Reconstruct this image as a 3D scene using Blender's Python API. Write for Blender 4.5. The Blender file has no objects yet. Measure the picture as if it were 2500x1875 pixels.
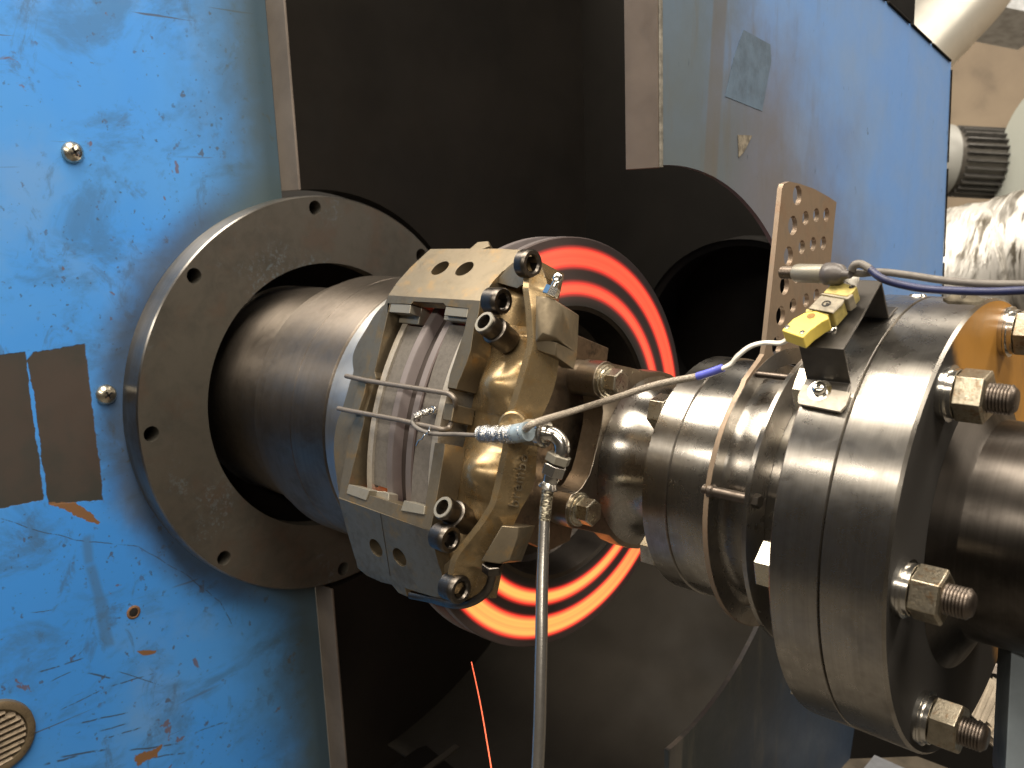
import bpy, bmesh, math, random
from mathutils import Vector, Matrix, geometry
random.seed(7)
PI = math.pi
S = bpy.context.scene
COL = S.collection
V = Vector
# ------------------------------------------------------------------ camera
CR = Matrix(((0.72684601, 0.6858354, -0.03639617),      # right
             (0.1109066, -0.16950664, -0.97926872),     # down
             (-0.67778655, 0.70774099, -0.1992689)))    # forward
CC = V((0.46199459, -0.54596196, 0.19648636))
FP = 2219.77
cam_d = bpy.data.cameras.new('camera')
cam = bpy.data.objects.new('camera', cam_d); COL.objects.link(cam)
cam_d.sensor_width = 36; cam_d.lens = FP / 2500 * 36
cam_d.clip_start = 0.02; cam_d.clip_end = 60
rot = Matrix((CR[0], -CR[1], -CR[2])).transposed()
cam.matrix_world = Matrix.Translation(CC) @ rot.to_4x4()
cam_d.dof.use_dof = True; cam_d.dof.focus_distance = 0.60; cam_d.dof.aperture_fstop = 14
S.camera = cam
# ------------------------------------------------------------------ light
w = bpy.data.worlds.new('World'); S.world = w; w.use_nodes = True
bg = w.node_tree.nodes['Background']; bg.inputs[0].default_value = (1, .86, .70, 1); bg.inputs[1].default_value = 0.06
S.view_settings.view_transform = 'Standard'; S.view_settings.look = 'None'
S.view_settings.exposure = 0.0; S.view_settings.gamma = 1
def area(name, loc, target, sx, sy, power, col=(1, .90, .76)):
    l = bpy.data.lights.new(name, 'AREA'); l.shape = 'RECTANGLE'; l.size = sx; l.size_y = sy
    l.energy = power; l.color = col
    o = bpy.data.objects.new(name, l); COL.objects.link(o); o.location = loc
    z = (V(loc) - V(target)).normalized(); x = V((1, 0, 0)); x = (x - z * x.dot(z)).normalized(); y = z.cross(x)
    o.matrix_world = Matrix.Translation(loc) @ Matrix((x, y, z)).transposed().to_4x4()
    return o
area('ceiling_lamp', (-0.55, -0.50, 2.0), (-.3, -0.1, 0), 5.8, 0.90, 260)
area('ceiling_lamp', (0.9, -2.6, 1.75), (0, 0, 0), 4.2, 0.25, 66)
area('ceiling_lamp', (1.4, 1.6, 2.1), (0.5, 0.3, 0), 3.6, 0.4, 75)

# ------------------------------------------------------------------ pixel helpers (photo pixels -> places in the world)
def ray(u, v): return CR.transposed() @ V(((u - 1250) / FP, (v - 937.5) / FP, 1))
def atx(u, v, x): d = ray(u, v); return CC + d * ((x - CC.x) / d.x)
def aty(u, v, y): d = ray(u, v); return CC + d * ((y - CC.y) / d.y)
def atz(u, v, z): d = ray(u, v); return CC + d * ((z - CC.z) / d.z)
def atd(u, v, D): return CC + ray(u, v) * D
PH = math.radians(20.5)
CT = V((0, math.sin(PH), math.cos(PH))); CN = V((0, -math.cos(PH), math.sin(PH)))
def cw(x, s, h): return V((x, 0, 0)) + CT * s + CN * h            # caliper frame -> world
def cph(u, v, h):
    d = ray(u, v); k = (h - CN.dot(CC)) / CN.dot(d); P = CC + d * k; return (P.x, CT.dot(P), h)
def cpx(u, v, x): P = atx(u, v, x); return (x, CT.dot(P), CN.dot(P))
def a4(x, y): return (750 + x / 3.16, 550 + y / 3.16)
def a5(x, y): return (750 + x / 3.16, 1000 + y / 3.16)
def b6(x, y): return (1300 + x / 3.16, 600 + y / 3.16)
def b5(x, y): return (1400 + x / 3.16, 1100 + y / 3.16)
def r1(x, y): return (1800 + x / 3.16, 600 + y / 3.16)
def r2(x, y): return (1800 + x / 2.14, 1100 + y / 2.14)
def r3(x, y): return (1500 + x / 2.212, y / 2.212)
def rp(x, r, deg): a = math.radians(deg); return V((x, -r * math.cos(a), r * math.sin(a)))  # deg up from the camera side

# ------------------------------------------------------------------ materials
class NT:
    def __init__(s, name):
        s.m = bpy.data.materials.new(name); s.m.use_nodes = True; s.t = s.m.node_tree; s.n = s.t.nodes
        s.b = s.n['Principled BSDF']; s.tc = s.n.new('ShaderNodeTexCoord')
    def L(s, a, b): s.t.links.new(a, b)
    def set(s, inp, v):
        if isinstance(v, (int, float)): inp.default_value = v
        elif isinstance(v, (tuple, list)): inp.default_value = (*v, 1) if len(v) == 3 and len(inp.default_value) == 4 else v
        else: s.L(v, inp)
    def math(s, op, a, b=0.0, c=None, clamp=False):
        n = s.n.new('ShaderNodeMath'); n.operation = op; n.use_clamp = clamp
        s.set(n.inputs[0], a); s.set(n.inputs[1], b)
        if c is not None: s.set(n.inputs[2], c)
        return n.outputs[0]
    def xyz(s, vec=None):
        n = s.n.new('ShaderNodeSeparateXYZ'); s.L(vec or s.tc.outputs['Object'], n.inputs[0]); return n.outputs
    def map(s, scale=(1, 1, 1), rot=(0, 0, 0), loc=(0, 0, 0)):
        n = s.n.new('ShaderNodeMapping'); n.inputs['Scale'].default_value = scale; n.inputs['Rotation'].default_value = rot
        n.inputs['Location'].default_value = loc; s.L(s.tc.outputs['Object'], n.inputs[0]); return n.outputs[0]
    def noise(s, scale, detail=4, rough=.55, vec=None, dist=0):
        n = s.n.new('ShaderNodeTexNoise'); n.inputs['Scale'].default_value = scale; n.inputs['Detail'].default_value = detail
        n.inputs['Roughness'].default_value = rough; n.inputs['Distortion'].default_value = dist
        s.L(vec or s.tc.outputs['Object'], n.inputs['Vector']); return n.outputs['Fac']
    def ss(s, v, lo, hi, a=0.0, b=1.0):
        n = s.n.new('ShaderNodeMapRange'); n.interpolation_type = 'SMOOTHSTEP'
        s.set(n.inputs[0], v); s.set(n.inputs[1], lo); s.set(n.inputs[2], hi); s.set(n.inputs[3], a); s.set(n.inputs[4], b)
        return n.outputs[0]
    def mix(s, f, a, b):
        n = s.n.new('ShaderNodeMix'); n.data_type = 'RGBA'; s.set(n.inputs[0], f); s.set(n.inputs[6], a); s.set(n.inputs[7], b)
        return n.outputs[2]
    def ramp(s, f, stops):
        n = s.n.new('ShaderNodeValToRGB'); e = n.color_ramp.elements
        while len(e) < len(stops): e.new(.5)
        for k, (p, c) in enumerate(stops): e[k].position = p; e[k].color = (*c, 1)
        s.L(f, n.inputs[0]); return n.outputs[0]
    def bump(s, h, strength=.3, dist=.001, normal=None):
        n = s.n.new('ShaderNodeBump'); n.inputs['Strength'].default_value = strength; n.inputs['Distance'].default_value = dist
        s.set(n.inputs['Height'], h)
        if normal is not None: s.L(normal, n.inputs['Normal'])
        return n.outputs[0]
    def fin(s, col=None, rough=None, metal=None, nrm=None, emi=None, estr=None, spec=None, coat=None):
        B = s.b.inputs
        if col is not None: s.set(B['Base Color'], col)
        if rough is not None: s.set(B['Roughness'], rough)
        if metal is not None: s.set(B['Metallic'], metal)
        if nrm is not None: s.L(nrm, B['Normal'])
        if emi is not None: s.set(B['Emission Color'], emi); s.set(B['Emission Strength'], estr)
        if spec is not None: s.set(B['Specular IOR Level'], spec)
        if coat is not None: s.set(B['Coat Weight'], coat)
        return s.m
def metal_mat(name, col, dark, rough=.35, spread=.15, turned=None, nscale=30, metal=1.0, grime=.5, bump=.15, fine=700, rust=None, aniso=.85, fleck=None):
    t = NT(name); n1 = t.noise(nscale, 6, .6); n2 = t.noise(nscale * 4.3, 4, .6, dist=.6)
    d = t.math('MULTIPLY', t.ss(t.math('ADD', t.math('MULTIPLY', n1, .65), t.math('MULTIPLY', n2, .35)), .42, .72), grime)
    c = t.mix(d, col, dark)
    if turned:
        sc = {'x': (turned, 3, 3), 'y': (3, turned, 3), 'z': (3, 3, turned)}['x']
        l = t.noise(1, 5, .75, t.map(sc)); l2 = t.noise(1, 3, .7, t.map((turned * 5, 4, 4)))
        st = t.math('ADD', t.math('MULTIPLY', l, .6), t.math('MULTIPLY', l2, .4))
        c = t.mix(t.ss(st, .35, .65, 0, .24), c, dark)
        hgt = st
    else:
        hgt = t.noise(fine, 3, .6)
    if rust:
        c = t.mix(t.math('MULTIPLY', t.ss(t.noise(nscale * 1.7, 5, .65), .52, .68), rust[3]), c, rust[:3])
    if fleck:
        fl = t.math('MULTIPLY', t.ss(t.noise(260, 4, .7), .52, .60), t.ss(t.noise(13, 4, .6, t.map(loc=(.4, .2, 0))), .50, .62))
        c = t.mix(t.math('MULTIPLY', fl, .38), c, fleck)
    r = t.math('ADD', t.math('MULTIPLY', t.math('SUBTRACT', n2, .5), spread * 2), rough)
    r = t.math('ADD', r, t.math('MULTIPLY', d, .15), clamp=True)
    t.fin(c, r, metal, t.bump(hgt, bump, .0004))
    if turned:
        tn_ = t.n.new('ShaderNodeTangent'); tn_.direction_type = 'RADIAL'; tn_.axis = 'X'
        t.L(tn_.outputs[0], t.b.inputs['Tangent']); t.b.inputs['Anisotropic'].default_value = aniso; t.b.inputs['Anisotropic Rotation'].default_value = .25
    return t.m
M = {}
M['caliper'] = metal_mat('anodised caliper', (.215, .175, .118), (.10, .08, .053), .37, .10, nscale=38, metal=.75, grime=.7, bump=.08, fine=900, rust=(.33, .20, .07, .5))
M['caliper_cast'] = metal_mat('cast gold caliper', (.31, .225, .12), (.10, .078, .045), .27, .12, nscale=45, metal=.7, grime=.8, bump=.05, fine=500, rust=(.30, .17, .05, .6))
M['steel'] = metal_mat('turned steel', (.42, .40, .37), (.15, .135, .115), .27, .08, turned=420, nscale=24, grime=.55, bump=.18)
M['steel_dark'] = metal_mat('sooty turned steel', (.25, .215, .18), (.065, .055, .046), .42, .08, turned=300, nscale=16, grime=.7, bump=.15)
M['flange'] = metal_mat('flange steel', (.42, .395, .36), (.15, .135, .115), .28, .08, turned=330, nscale=20, grime=.6, bump=.15)
M['ring'] = metal_mat('mounting ring steel', (.095, .086, .070), (.047, .043, .035), .55, .08, nscale=14, metal=.5, grime=.8, bump=.2, fine=500, rust=(.10, .062, .042, .35), fleck=(.16, .21, .24))
M['yoke'] = metal_mat('machined bracket steel', (.33, .29, .24), (.14, .115, .085), .30, .10, nscale=45, grime=.7, bump=.06)
M['greasy'] = metal_mat('greasy dark steel', (.115, .103, .092), (.02, .017, .014), .42, .1, turned=120, nscale=9, grime=.95, bump=.15)
M['bright'] = metal_mat('bright steel', (.62, .60, .56), (.25, .23, .2), .20, .02, nscale=80, grime=.2, bump=0)
M['chrome'] = metal_mat('shiny zinc', (.72, .70, .65), (.35, .33, .28), .16, .02, nscale=60, grime=.15, bump=0)
M['hat'] = metal_mat('bright hat steel', (.66, .65, .62), (.30, .29, .28), .38, .05, turned=200, nscale=14, grime=.2, bump=.06)
M['zinc'] = metal_mat('zinc bolt', (.60, .56, .46), (.20, .17, .11), .28, .1, nscale=110, grime=.6, bump=.1)
M['nut'] = metal_mat('weathered nut', (.46, .41, .32), (.17, .14, .09), .33, .14, nscale=160, grime=.9, bump=.25, rust=(.25, .13, .05, .6))
M['blackbolt'] = metal_mat('black oxide bolt', (.13, .115, .10), (.05, .045, .04), .34, .1, nscale=130, grime=.6, bump=.15)
M['stud'] = metal_mat('brown stud', (.155, .130, .11), (.06, .045, .035), .38, .1, nscale=150, grime=.7, bump=.1)
M['plate'] = metal_mat('heat tinted plate', (.26, .20, .145), (.09, .072, .055), .42, .12, nscale=40, grime=.85, bump=.25, fine=300, rust=(.07, .06, .05, .8))
M['perf'] = metal_mat('perforated plate steel', (.25, .185, .13), (.165, .14, .11), .45, .12, metal=.45, nscale=26, grime=.6, bump=.2, fine=320, rust=(.24, .14, .085, .45))
M['blacksheet'] = metal_mat('black sheet steel', (.085, .078, .07), (.035, .032, .03), .36, .1, nscale=50, metal=.8, grime=.5, bump=.1)
M['backing'] = metal_mat('pad backing plate', (.42, .38, .32), (.22, .19, .155), .5, .1, nscale=120, metal=.5, grime=.6, bump=.4, fine=500)
M['insert'] = metal_mat('abutment steel', (.26, .24, .195), (.16, .145, .11), .42, .08, metal=.5, nscale=90, grime=.4, bump=.08)
M['galv'] = metal_mat('duct metal', (.70, .68, .62), (.5, .48, .43), .38, .08, nscale=6, metal=.7, grime=.5, bump=.05)
def plain(name, col, rough=.6, metal=0.0, nscale=40, var=.35, bump=.2, fine=400, spec=None, dist=.0004):
    t = NT(name); n = t.noise(nscale, 6, .6); dk = tuple(c * (1 - var) for c in col)
    t.fin(t.mix(t.ss(n, .35, .7), col, dk), t.ss(t.noise(nscale * 3, 3), .3, .7, rough - .08, rough + .1), metal, t.bump(t.noise(fine, 3), bump, dist), spec=spec)
    return t.m
M['pad'] = plain('pad friction material', (.115, .102, .088), .85, 0, 300, .22, .4, 900)
M['black'] = plain('soot and shade black', (.0055, .0045, .0034), .75, 0, 8, .35, .2, 60, spec=.15)
M['soot'] = plain('sooty chamber steel', (.0095, .0075, .0055), .8, 0, 5, .45, .2, 80, spec=.15)
M['floor_soot'] = plain('sooty chamber bottom', (.036, .031, .0245), .7, 0, 6, .4, .2, 80, spec=.2)
M['rubber'] = plain('grey cable rubber', (.15, .135, .12), .55, 0, 90, .3, .1)
M['duct'] = plain('black ribbed duct', (.010, .009, .008), .8, 0, 30, .3, .2, spec=.1)
M['boot'] = plain('black rubber boot', (.085, .075, .07), .38, 0, 60, .3, .1)
M['bluecable'] = plain('blue cable jacket', (.018, .024, .085), .38, 0, 60, .4, .05)
M['bluesleeve'] = plain('blue heat shrink', (.11, .13, .55), .4, 0, 60, .25, .05)
M['white'] = plain('white plastic', (.72, .69, .62), .45, 0, 60, .15, .05)
M['yellow'] = plain('yellow plastic', (.80, .62, .12), .42, 0, 70, .22, .12, 500)
M['yellow_dirty'] = plain('dirty yellow plastic', (.52, .42, .13), .5, 0, 130, .55, .2, 500)
M['greyplastic'] = plain('grime covered plastic', (.30, .26, .19), .55, 0, 150, .5, .2, 500)
M['edge'] = plain('bare edge steel', (.19, .158, .13), .62, .2, 12, .3, .15, 200)
M['hole'] = plain('hole darkness', (.012, .01, .009), .8)
M['fan'] = plain('grey green fan paint', (.42, .44, .40), .35, 0, 5, .08, .05, 50)
M['motor'] = plain('dark motor casting', (.10, .09, .078), .45, .2, 30, .35, .1)
M['rail'] = plain('dusty brown rail', (.11, .09, .065), .65, .1, 30, .45, .2)
M['post'] = plain('blue grey post', (.20, .235, .26), .55, 0, 25, .3, .1, 300)
M['slat'] = plain('dusty slat', (.42, .36, .28), .6, .1, 30, .35, .1)
M['floor'] = plain('workshop floor', (.11, .10, .085), .7, 0, 3, .3, .2, 60)

def blue_wall():
    t = NT('worn blue paint'); X, Y, Z = t.xyz()          # object origin at the wall's world place
    big = t.noise(5, 3, .5); mid = t.noise(28, 6, .65); fine = t.noise(150, 4, .6)
    base = t.mix(t.ss(big, .35, .65), (.050, .265, .74), (.075, .29, .70))
    base = t.mix(t.ss(t.noise(9, 5, .6, t.map((1, 1, 1), loc=(3, 1, 2))), .5, .75, 0, .5), base, (.16, .31, .56))
    smear = t.ss(t.noise(1, 6, .7, t.map((1, 9, 16), rot=(.25, 0, 0), loc=(2, 5, 1)), .5), .50, .68, 0, .62)
    base = t.mix(smear, base, (.055, .150, .30))
    blot = t.ss(t.noise(1, 6, .72, t.map((1, 26, 20), loc=(1, 3, 7)), .8), .56, .68, 0, .5)
    base = t.mix(blot, base, (.06, .11, .17))
    fr = t.math('MULTIPLY', t.ss(t.noise(190, 2, .5), .66, .72), t.ss(t.noise(12, 4, .6), .42, .62))
    base = t.mix(t.math('MULTIPLY', fr, .7), base, (.05, .07, .09))
    # scuffs and freckles
    sp = t.ss(t.noise(85, 3, .55), .655, .70)
    sp = t.math('MULTIPLY', sp, t.ss(mid, .38, .58))
    c = t.mix(t.math('MULTIPLY', sp, .75), base, (.07, .065, .06))
    sp2 = t.ss(t.noise(34, 4, .6, t.map((1, 1, 1), loc=(.7, .3, .1)), .4), .685, .71)
    c = t.mix(t.math('MULTIPLY', sp2, .75), c, (.14, .075, .045))
    # thin scratches
    for k, (rx, sy, sz, th) in enumerate([(.35, 5, 150, .69), (-.2, 7, 190, .70), (.12, 4, 120, .71), (1.25, 6, 170, .70)]):
        f = t.noise(1, 3, .55, t.map((1, sy, sz), rot=(rx, 0, 0), loc=(0, k * 3.1, k)), .3)
        f = t.math('MULTIPLY', t.ss(f, th, th + .03), t.ss(t.noise(7, 2, .5, t.map(loc=(k, k * 2., 1))), .47, .60))
        c = t.mix(t.math('MULTIPLY', f, .8), c, (.07, .075, .085))
    # soot halo round the ring and along the opening edge (deposits, with a ragged border)
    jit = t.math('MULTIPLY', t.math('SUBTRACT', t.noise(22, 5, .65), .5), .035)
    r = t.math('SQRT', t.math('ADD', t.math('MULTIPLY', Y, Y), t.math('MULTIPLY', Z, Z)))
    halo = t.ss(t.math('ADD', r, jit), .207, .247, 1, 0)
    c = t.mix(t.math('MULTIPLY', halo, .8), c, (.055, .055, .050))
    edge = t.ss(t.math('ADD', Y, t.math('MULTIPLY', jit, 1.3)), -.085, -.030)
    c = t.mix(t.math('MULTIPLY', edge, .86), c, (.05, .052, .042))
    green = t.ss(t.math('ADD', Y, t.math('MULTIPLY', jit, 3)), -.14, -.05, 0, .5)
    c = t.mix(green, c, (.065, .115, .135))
    # two bare patches where plates were taped (ragged)
    def box(y0, y1, z0, z1, sl, e=.0012):
        yy = t.math('ADD', t.math('ADD', Y, t.math('MULTIPLY', Z, sl)), t.math('MULTIPLY', t.math('SUBTRACT', fine, .5), .003))
        zz = t.math('ADD', t.math('ADD', Z, t.math('MULTIPLY', Y, -.12)), t.math('MULTIPLY', t.math('SUBTRACT', mid, .5), .010))
        m = t.math('MULTIPLY', t.ss(yy, y0 - e, y0 + e), t.ss(yy, y1 + e, y1 - e))
        return t.math('MULTIPLY', m, t.math('MULTIPLY', t.ss(zz, z0 - e, z0 + e), t.ss(zz, z1 + e, z1 - e)))
    return t, c, box
t, c, box = blue_wall()
PATCH = t, c, box

# ------------------------------------------------------------------ mesh helpers
def finish(me, smooth=40):
    me.update()
    if smooth:
        me.polygons.foreach_set('use_smooth', [True] * len(me.polygons)); me.set_sharp_from_angle(angle=math.radians(smooth))
    return me
def mk(name, verts, faces, mat, parent=None, smooth=40, bevel=0, seg=2, base=None):
    """verts in world coordinates; the object's origin goes to its parent's place, or to base for a top-level mesh"""
    org = V((0, 0, 0))
    if parent is not None: org = world_loc(parent)
    elif base is not None: org = V(base)
    me = bpy.data.meshes.new(name); me.from_pydata([V(v) - org for v in verts], [], faces)
    bm = bmesh.new(); bm.from_mesh(me); bmesh.ops.recalc_face_normals(bm, faces=bm.faces); bm.to_mesh(me); bm.free()
    if mat: me.materials.append(mat)
    finish(me, smooth)
    o = bpy.data.objects.new(name, me); COL.objects.link(o)
    if parent is not None: o.parent = parent
    else: o.location = org
    if bevel:
        b = o.modifiers.new('bevel', 'BEVEL'); b.width = bevel; b.segments = seg; b.limit_method = 'ANGLE'; b.angle_limit = math.radians(35)
        b.harden_normals = True
    return o
def world_loc(o):
    p = V((0, 0, 0))
    while o is not None: p = p + o.location; o = o.parent
    return p
def merge(*parts):
    vs, fs = [], []
    for v, f in parts:
        k = len(vs); vs += list(v); fs += [tuple(i + k for i in q) for q in f]
    return vs, fs
def basis(axis, up=V((0, 0, 1))):
    z = V(axis).normalized(); x = up.cross(z)
    if x.length < 1e-4: x = V((1, 0, 0)).cross(z)
    x.normalize(); return x, z.cross(x), z
def lathe(prof, o=V((0, 0, 0)), axis=V((1, 0, 0)), seg=96, closed=True, a0=0, a1=360):
    """prof: (distance along axis, radius)"""
    x, y, z = basis(axis); full = abs(a1 - a0) >= 360; n = seg if full else seg + 1
    vs = []; fs = []
    for d, r in prof:
        for k in range(n):
            a = math.radians(a0) + math.radians(a1 - a0) * k / seg
            vs.append(V(o) + z * d + (x * math.cos(a) + y * math.sin(a)) * r)
    for i in range(len(prof) - 1):
        for k in range(seg):
            k2 = (k + 1) % n
            fs.append((i * n + k, i * n + k2, (i + 1) * n + k2, (i + 1) * n + k))
    if closed == 'ring':
        i = len(prof) - 1
        for k in range(seg):
            k2 = (k + 1) % n; fs.append((i * n + k, i * n + k2, k2, k))
    elif closed:
        fs.append(tuple(range(n))); fs.append(tuple((len(prof) - 1) * n + k for k in range(n)))
    return vs, fs
def slab(outer, holes, P, t):
    """outer, holes: 2-D loops; P(a,b)->V on the front; t: thickness vector"""
    loops = [[V((a, b, 0)) for a, b in L] for L in [outer] + list(holes)]
    tris = geometry.tessellate_polygon(loops)
    flat = [q for L in loops for q in L]; n = len(flat)
    vs = [P(q.x, q.y) for q in flat]; vs += [v + t for v in vs]
    fs = [tuple(k) for k in tris] + [tuple(i + n for i in k)[::-1] for k in tris]
    k = 0
    for L in loops:
        m = len(L)
        for i in range(m): fs.append((k + i, k + (i + 1) % m, k + (i + 1) % m + n, k + i + n))
        k += m
    return vs, fs
def circ(a, b, r, n=28, ry=None): return [(a + r * math.cos(2 * PI * k / n), b + (ry or r) * math.sin(2 * PI * k / n)) for k in range(n)]
def spline(pts, n=8):
    P = [V(p) for p in pts]; out = []
    for i in range(len(P) - 1):
        p0 = P[max(i - 1, 0)]; p1 = P[i]; p2 = P[i + 1]; p3 = P[min(i + 2, len(P) - 1)]
        for k in range(n):
            t = k / n
            out.append(.5 * ((2 * p1) + (p2 - p0) * t + (2 * p0 - 5 * p1 + 4 * p2 - p3) * t * t + (3 * p1 - p0 - 3 * p2 + p3) * t ** 3))
    out.append(P[-1]); return out
def tube(pts, r, seg=12, n=8, cap=True):
    P = spline(pts, n) if n else [V(p) for p in pts]
    vs = []; fs = []; T = []
    for i in range(len(P)): T.append((P[min(i + 1, len(P) - 1)] - P[max(i - 1, 0)]).normalized())
    u = basis(T[0])[0]
    for i, p in enumerate(P):
        u = (u - T[i] * u.dot(T[i])).normalized(); v = T[i].cross(u)
        rr = r(i / (len(P) - 1)) if callable(r) else r
        for k in range(seg): a = 2 * PI * k / seg; vs.append(p + (u * math.cos(a) + v * math.sin(a)) * rr)
    for i in range(len(P) - 1):
        for k in range(seg): k2 = (k + 1) % seg; fs.append((i * seg + k, i * seg + k2, (i + 1) * seg + k2, (i + 1) * seg + k))
    if cap: fs.append(tuple(range(seg))); fs.append(tuple((len(P) - 1) * seg + k for k in range(seg)))
    return vs, fs
def hexp(o, axis, af, L, rotdeg=0, ch=.06):
    """hexagonal nut / head with chamfered ends"""
    x, y, z = basis(axis); R = af / math.sqrt(3); vs = []; fs = []
    lv = [(0, .90), (ch * L, 1), (L * (1 - ch), 1), (L, .88)]
    for d, k in lv:
        for i in range(6):
            a = math.radians(rotdeg) + i * PI / 3; vs.append(V(o) + z * d + (x * math.cos(a) + y * math.sin(a)) * R * k)
    for j in range(3):
        for i in range(6): fs.append((j * 6 + i, j * 6 + (i + 1) % 6, (j + 1) * 6 + (i + 1) % 6, (j + 1) * 6 + i))
    fs += [tuple(range(6)), tuple(range(18, 24))]
    return vs, fs
def boxv(c8): return list(c8), [(0, 1, 2, 3), (4, 5, 6, 7), (0, 1, 5, 4), (1, 2, 6, 5), (2, 3, 7, 6), (3, 0, 4, 7)]
def boxm(p0, p1):
    (x0, y0, z0), (x1, y1, z1) = p0, p1
    return boxv([V((x0, y0, z0)), V((x1, y0, z0)), V((x1, y1, z0)), V((x0, y1, z0)), V((x0, y0, z1)), V((x1, y0, z1)), V((x1, y1, z1)), V((x0, y1, z1))])
def cbox(x0, x1, s0, s1, h0, h1):
    return boxv([cw(x0, s0, h0), cw(x1, s0, h0), cw(x1, s1, h0), cw(x0, s1, h0), cw(x0, s0, h1), cw(x1, s0, h1), cw(x1, s1, h1), cw(x0, s1, h1)])
def thing(name, label, cat, loc, group=None):
    o = bpy.data.objects.new(name, None); COL.objects.link(o); o.location = loc; o.empty_display_size = .02
    o['label'] = label; o['category'] = cat
    if group: o['group'] = group
    return o
def tag(o, label, cat, group=None):
    o['label'] = label; o['category'] = cat
    if group: o['group'] = group
    return o
def part(name, vf, mat, parent, **k): return mk(name, vf[0], vf[1], M[mat] if isinstance(mat, str) else mat, parent, **k)
def inst(o, loc, parent=None, rot=None):
    """a second object that shares o's mesh (o's mesh is in local coordinates)"""
    c = o.copy(); COL.objects.link(c); c.parent = parent or o.parent; c.location = V(loc)
    if rot is not None: c.rotation_euler = rot
    return c

# ================================================================== setting
AX = 'the shaft'
WX = -.362
# big blue machine wall on the left (plane across the shaft)
t, c, box = PATCH
def bare(c, m): 
    cc = t.mix(t.ss(t.noise(14, 5, .6), .4, .6), (.115, .078, .060), (.075, .068, .052))
    return t.mix(m, c, cc)
pm = box(-.325, -.2905, -.105, .105, 0.02)
pL = [atx(*q, WX) for q in [(0, 868), (56, 860), (85, 1020), (108, 1230), (0, 1252), (68, 860), (207, 840), (250, 1225), (118, 1232)]]
def quad_mask(pts, amp=.0022, amp2=.006):
    """inside of a convex outline given clockwise or not, ragged"""
    n1 = t.math('MULTIPLY', t.math('SUBTRACT', t.noise(240, 4, .6), .5), amp); n2 = t.math('MULTIPLY', t.math('SUBTRACT', t.noise(45, 4, .6), .5), amp2)
    jt = t.math('ADD', n1, n2); m = None
    cy = sum(p[1] for p in pts) / len(pts); cz = sum(p[2] for p in pts) / len(pts)
    X, Y, Z = t.xyz()
    for i in range(len(pts)):
        a = pts[i]; b = pts[(i + 1) % len(pts)]; ny = b[2] - a[2]; nz = a[1] - b[1]; l = math.hypot(ny, nz); ny /= l; nz /= l
        d0 = -(ny * a[1] + nz * a[2])
        if ny * cy + nz * cz + d0 < 0: ny, nz, d0 = -ny, -nz, -d0
        d = t.math('ADD', t.math('ADD', t.math('MULTIPLY', Y, ny), t.math('MULTIPLY', Z, nz)), t.math('ADD', jt, d0))
        e = t.ss(d, -.0004, .0006); m = e if m is None else t.math('MULTIPLY', m, e)
    return m
far = [atx(-300, 900, WX), atx(-300, 1290, WX)]
q1 = quad_mask([far[0], atx(60, 860, WX), atx(83, 1020, WX), atx(108, 1222, WX), far[1]])
q2 = quad_mask([atx(68, 880, WX), atx(85, 858, WX), atx(207, 838, WX), atx(252, 1222, WX), atx(118, 1232, WX), atx(88, 1020, WX)])
q3 = quad_mask([atx(115, 1226, WX), atx(185, 1226, WX), atx(252, 1274, WX), atx(240, 1285, WX)], .004, .014)
q4 = quad_mask([atx(330, 1845, WX), atx(395, 1822, WX), atx(385, 1850, WX), atx(335, 1870, WX)], .005, .016)
q5 = quad_mask([atx(333, 1590, WX), atx(383, 1587, WX), atx(380, 1596, WX), atx(350, 1599, WX)], .002, .004)
c = t.mix(q1, c, t.mix(t.ss(t.noise(14, 5, .6), .4, .62), (.056, .045, .038), (.040, .041, .037)))
c = t.mix(q2, c, t.mix(t.ss(t.noise(13, 5, .6), .4, .62), (.062, .048, .040), (.042, .042, .037)))
wob = t.math('MULTIPLY', t.math('SUBTRACT', t.noise(30, 3, .5), .5), .006); _x, sY, sZ = t.xyz(); brk = t.ss(t.noise(110, 3, .6), .36, .50)
def line_mask(a, b, w_, soft):
    A, B = atx(a[0] / 2.212, 1125 + a[1] / 2.212, WX), atx(b[0] / 2.212, 1125 + b[1] / 2.212, WX)
    dy, dz = B.y - A.y, B.z - A.z; L_ = math.hypot(dy, dz); dy /= L_; dz /= L_
    al = t.math('ADD', t.math('ADD', t.math('MULTIPLY', sY, dy), t.math('MULTIPLY', sZ, dz)), -(A.y * dy + A.z * dz))
    ac = t.math('ADD', t.math('ADD', t.math('ADD', t.math('MULTIPLY', sY, -dz), t.math('MULTIPLY', sZ, dy)), A.y * dz - A.z * dy), wob)
    m = t.ss(t.math('ABSOLUTE', ac), w_, w_ + soft, 1, 0)
    return t.math('MULTIPLY', m, t.math('MULTIPLY', t.ss(al, -.002, .004), t.ss(al, L_ + .002, L_ - .004)))
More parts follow.
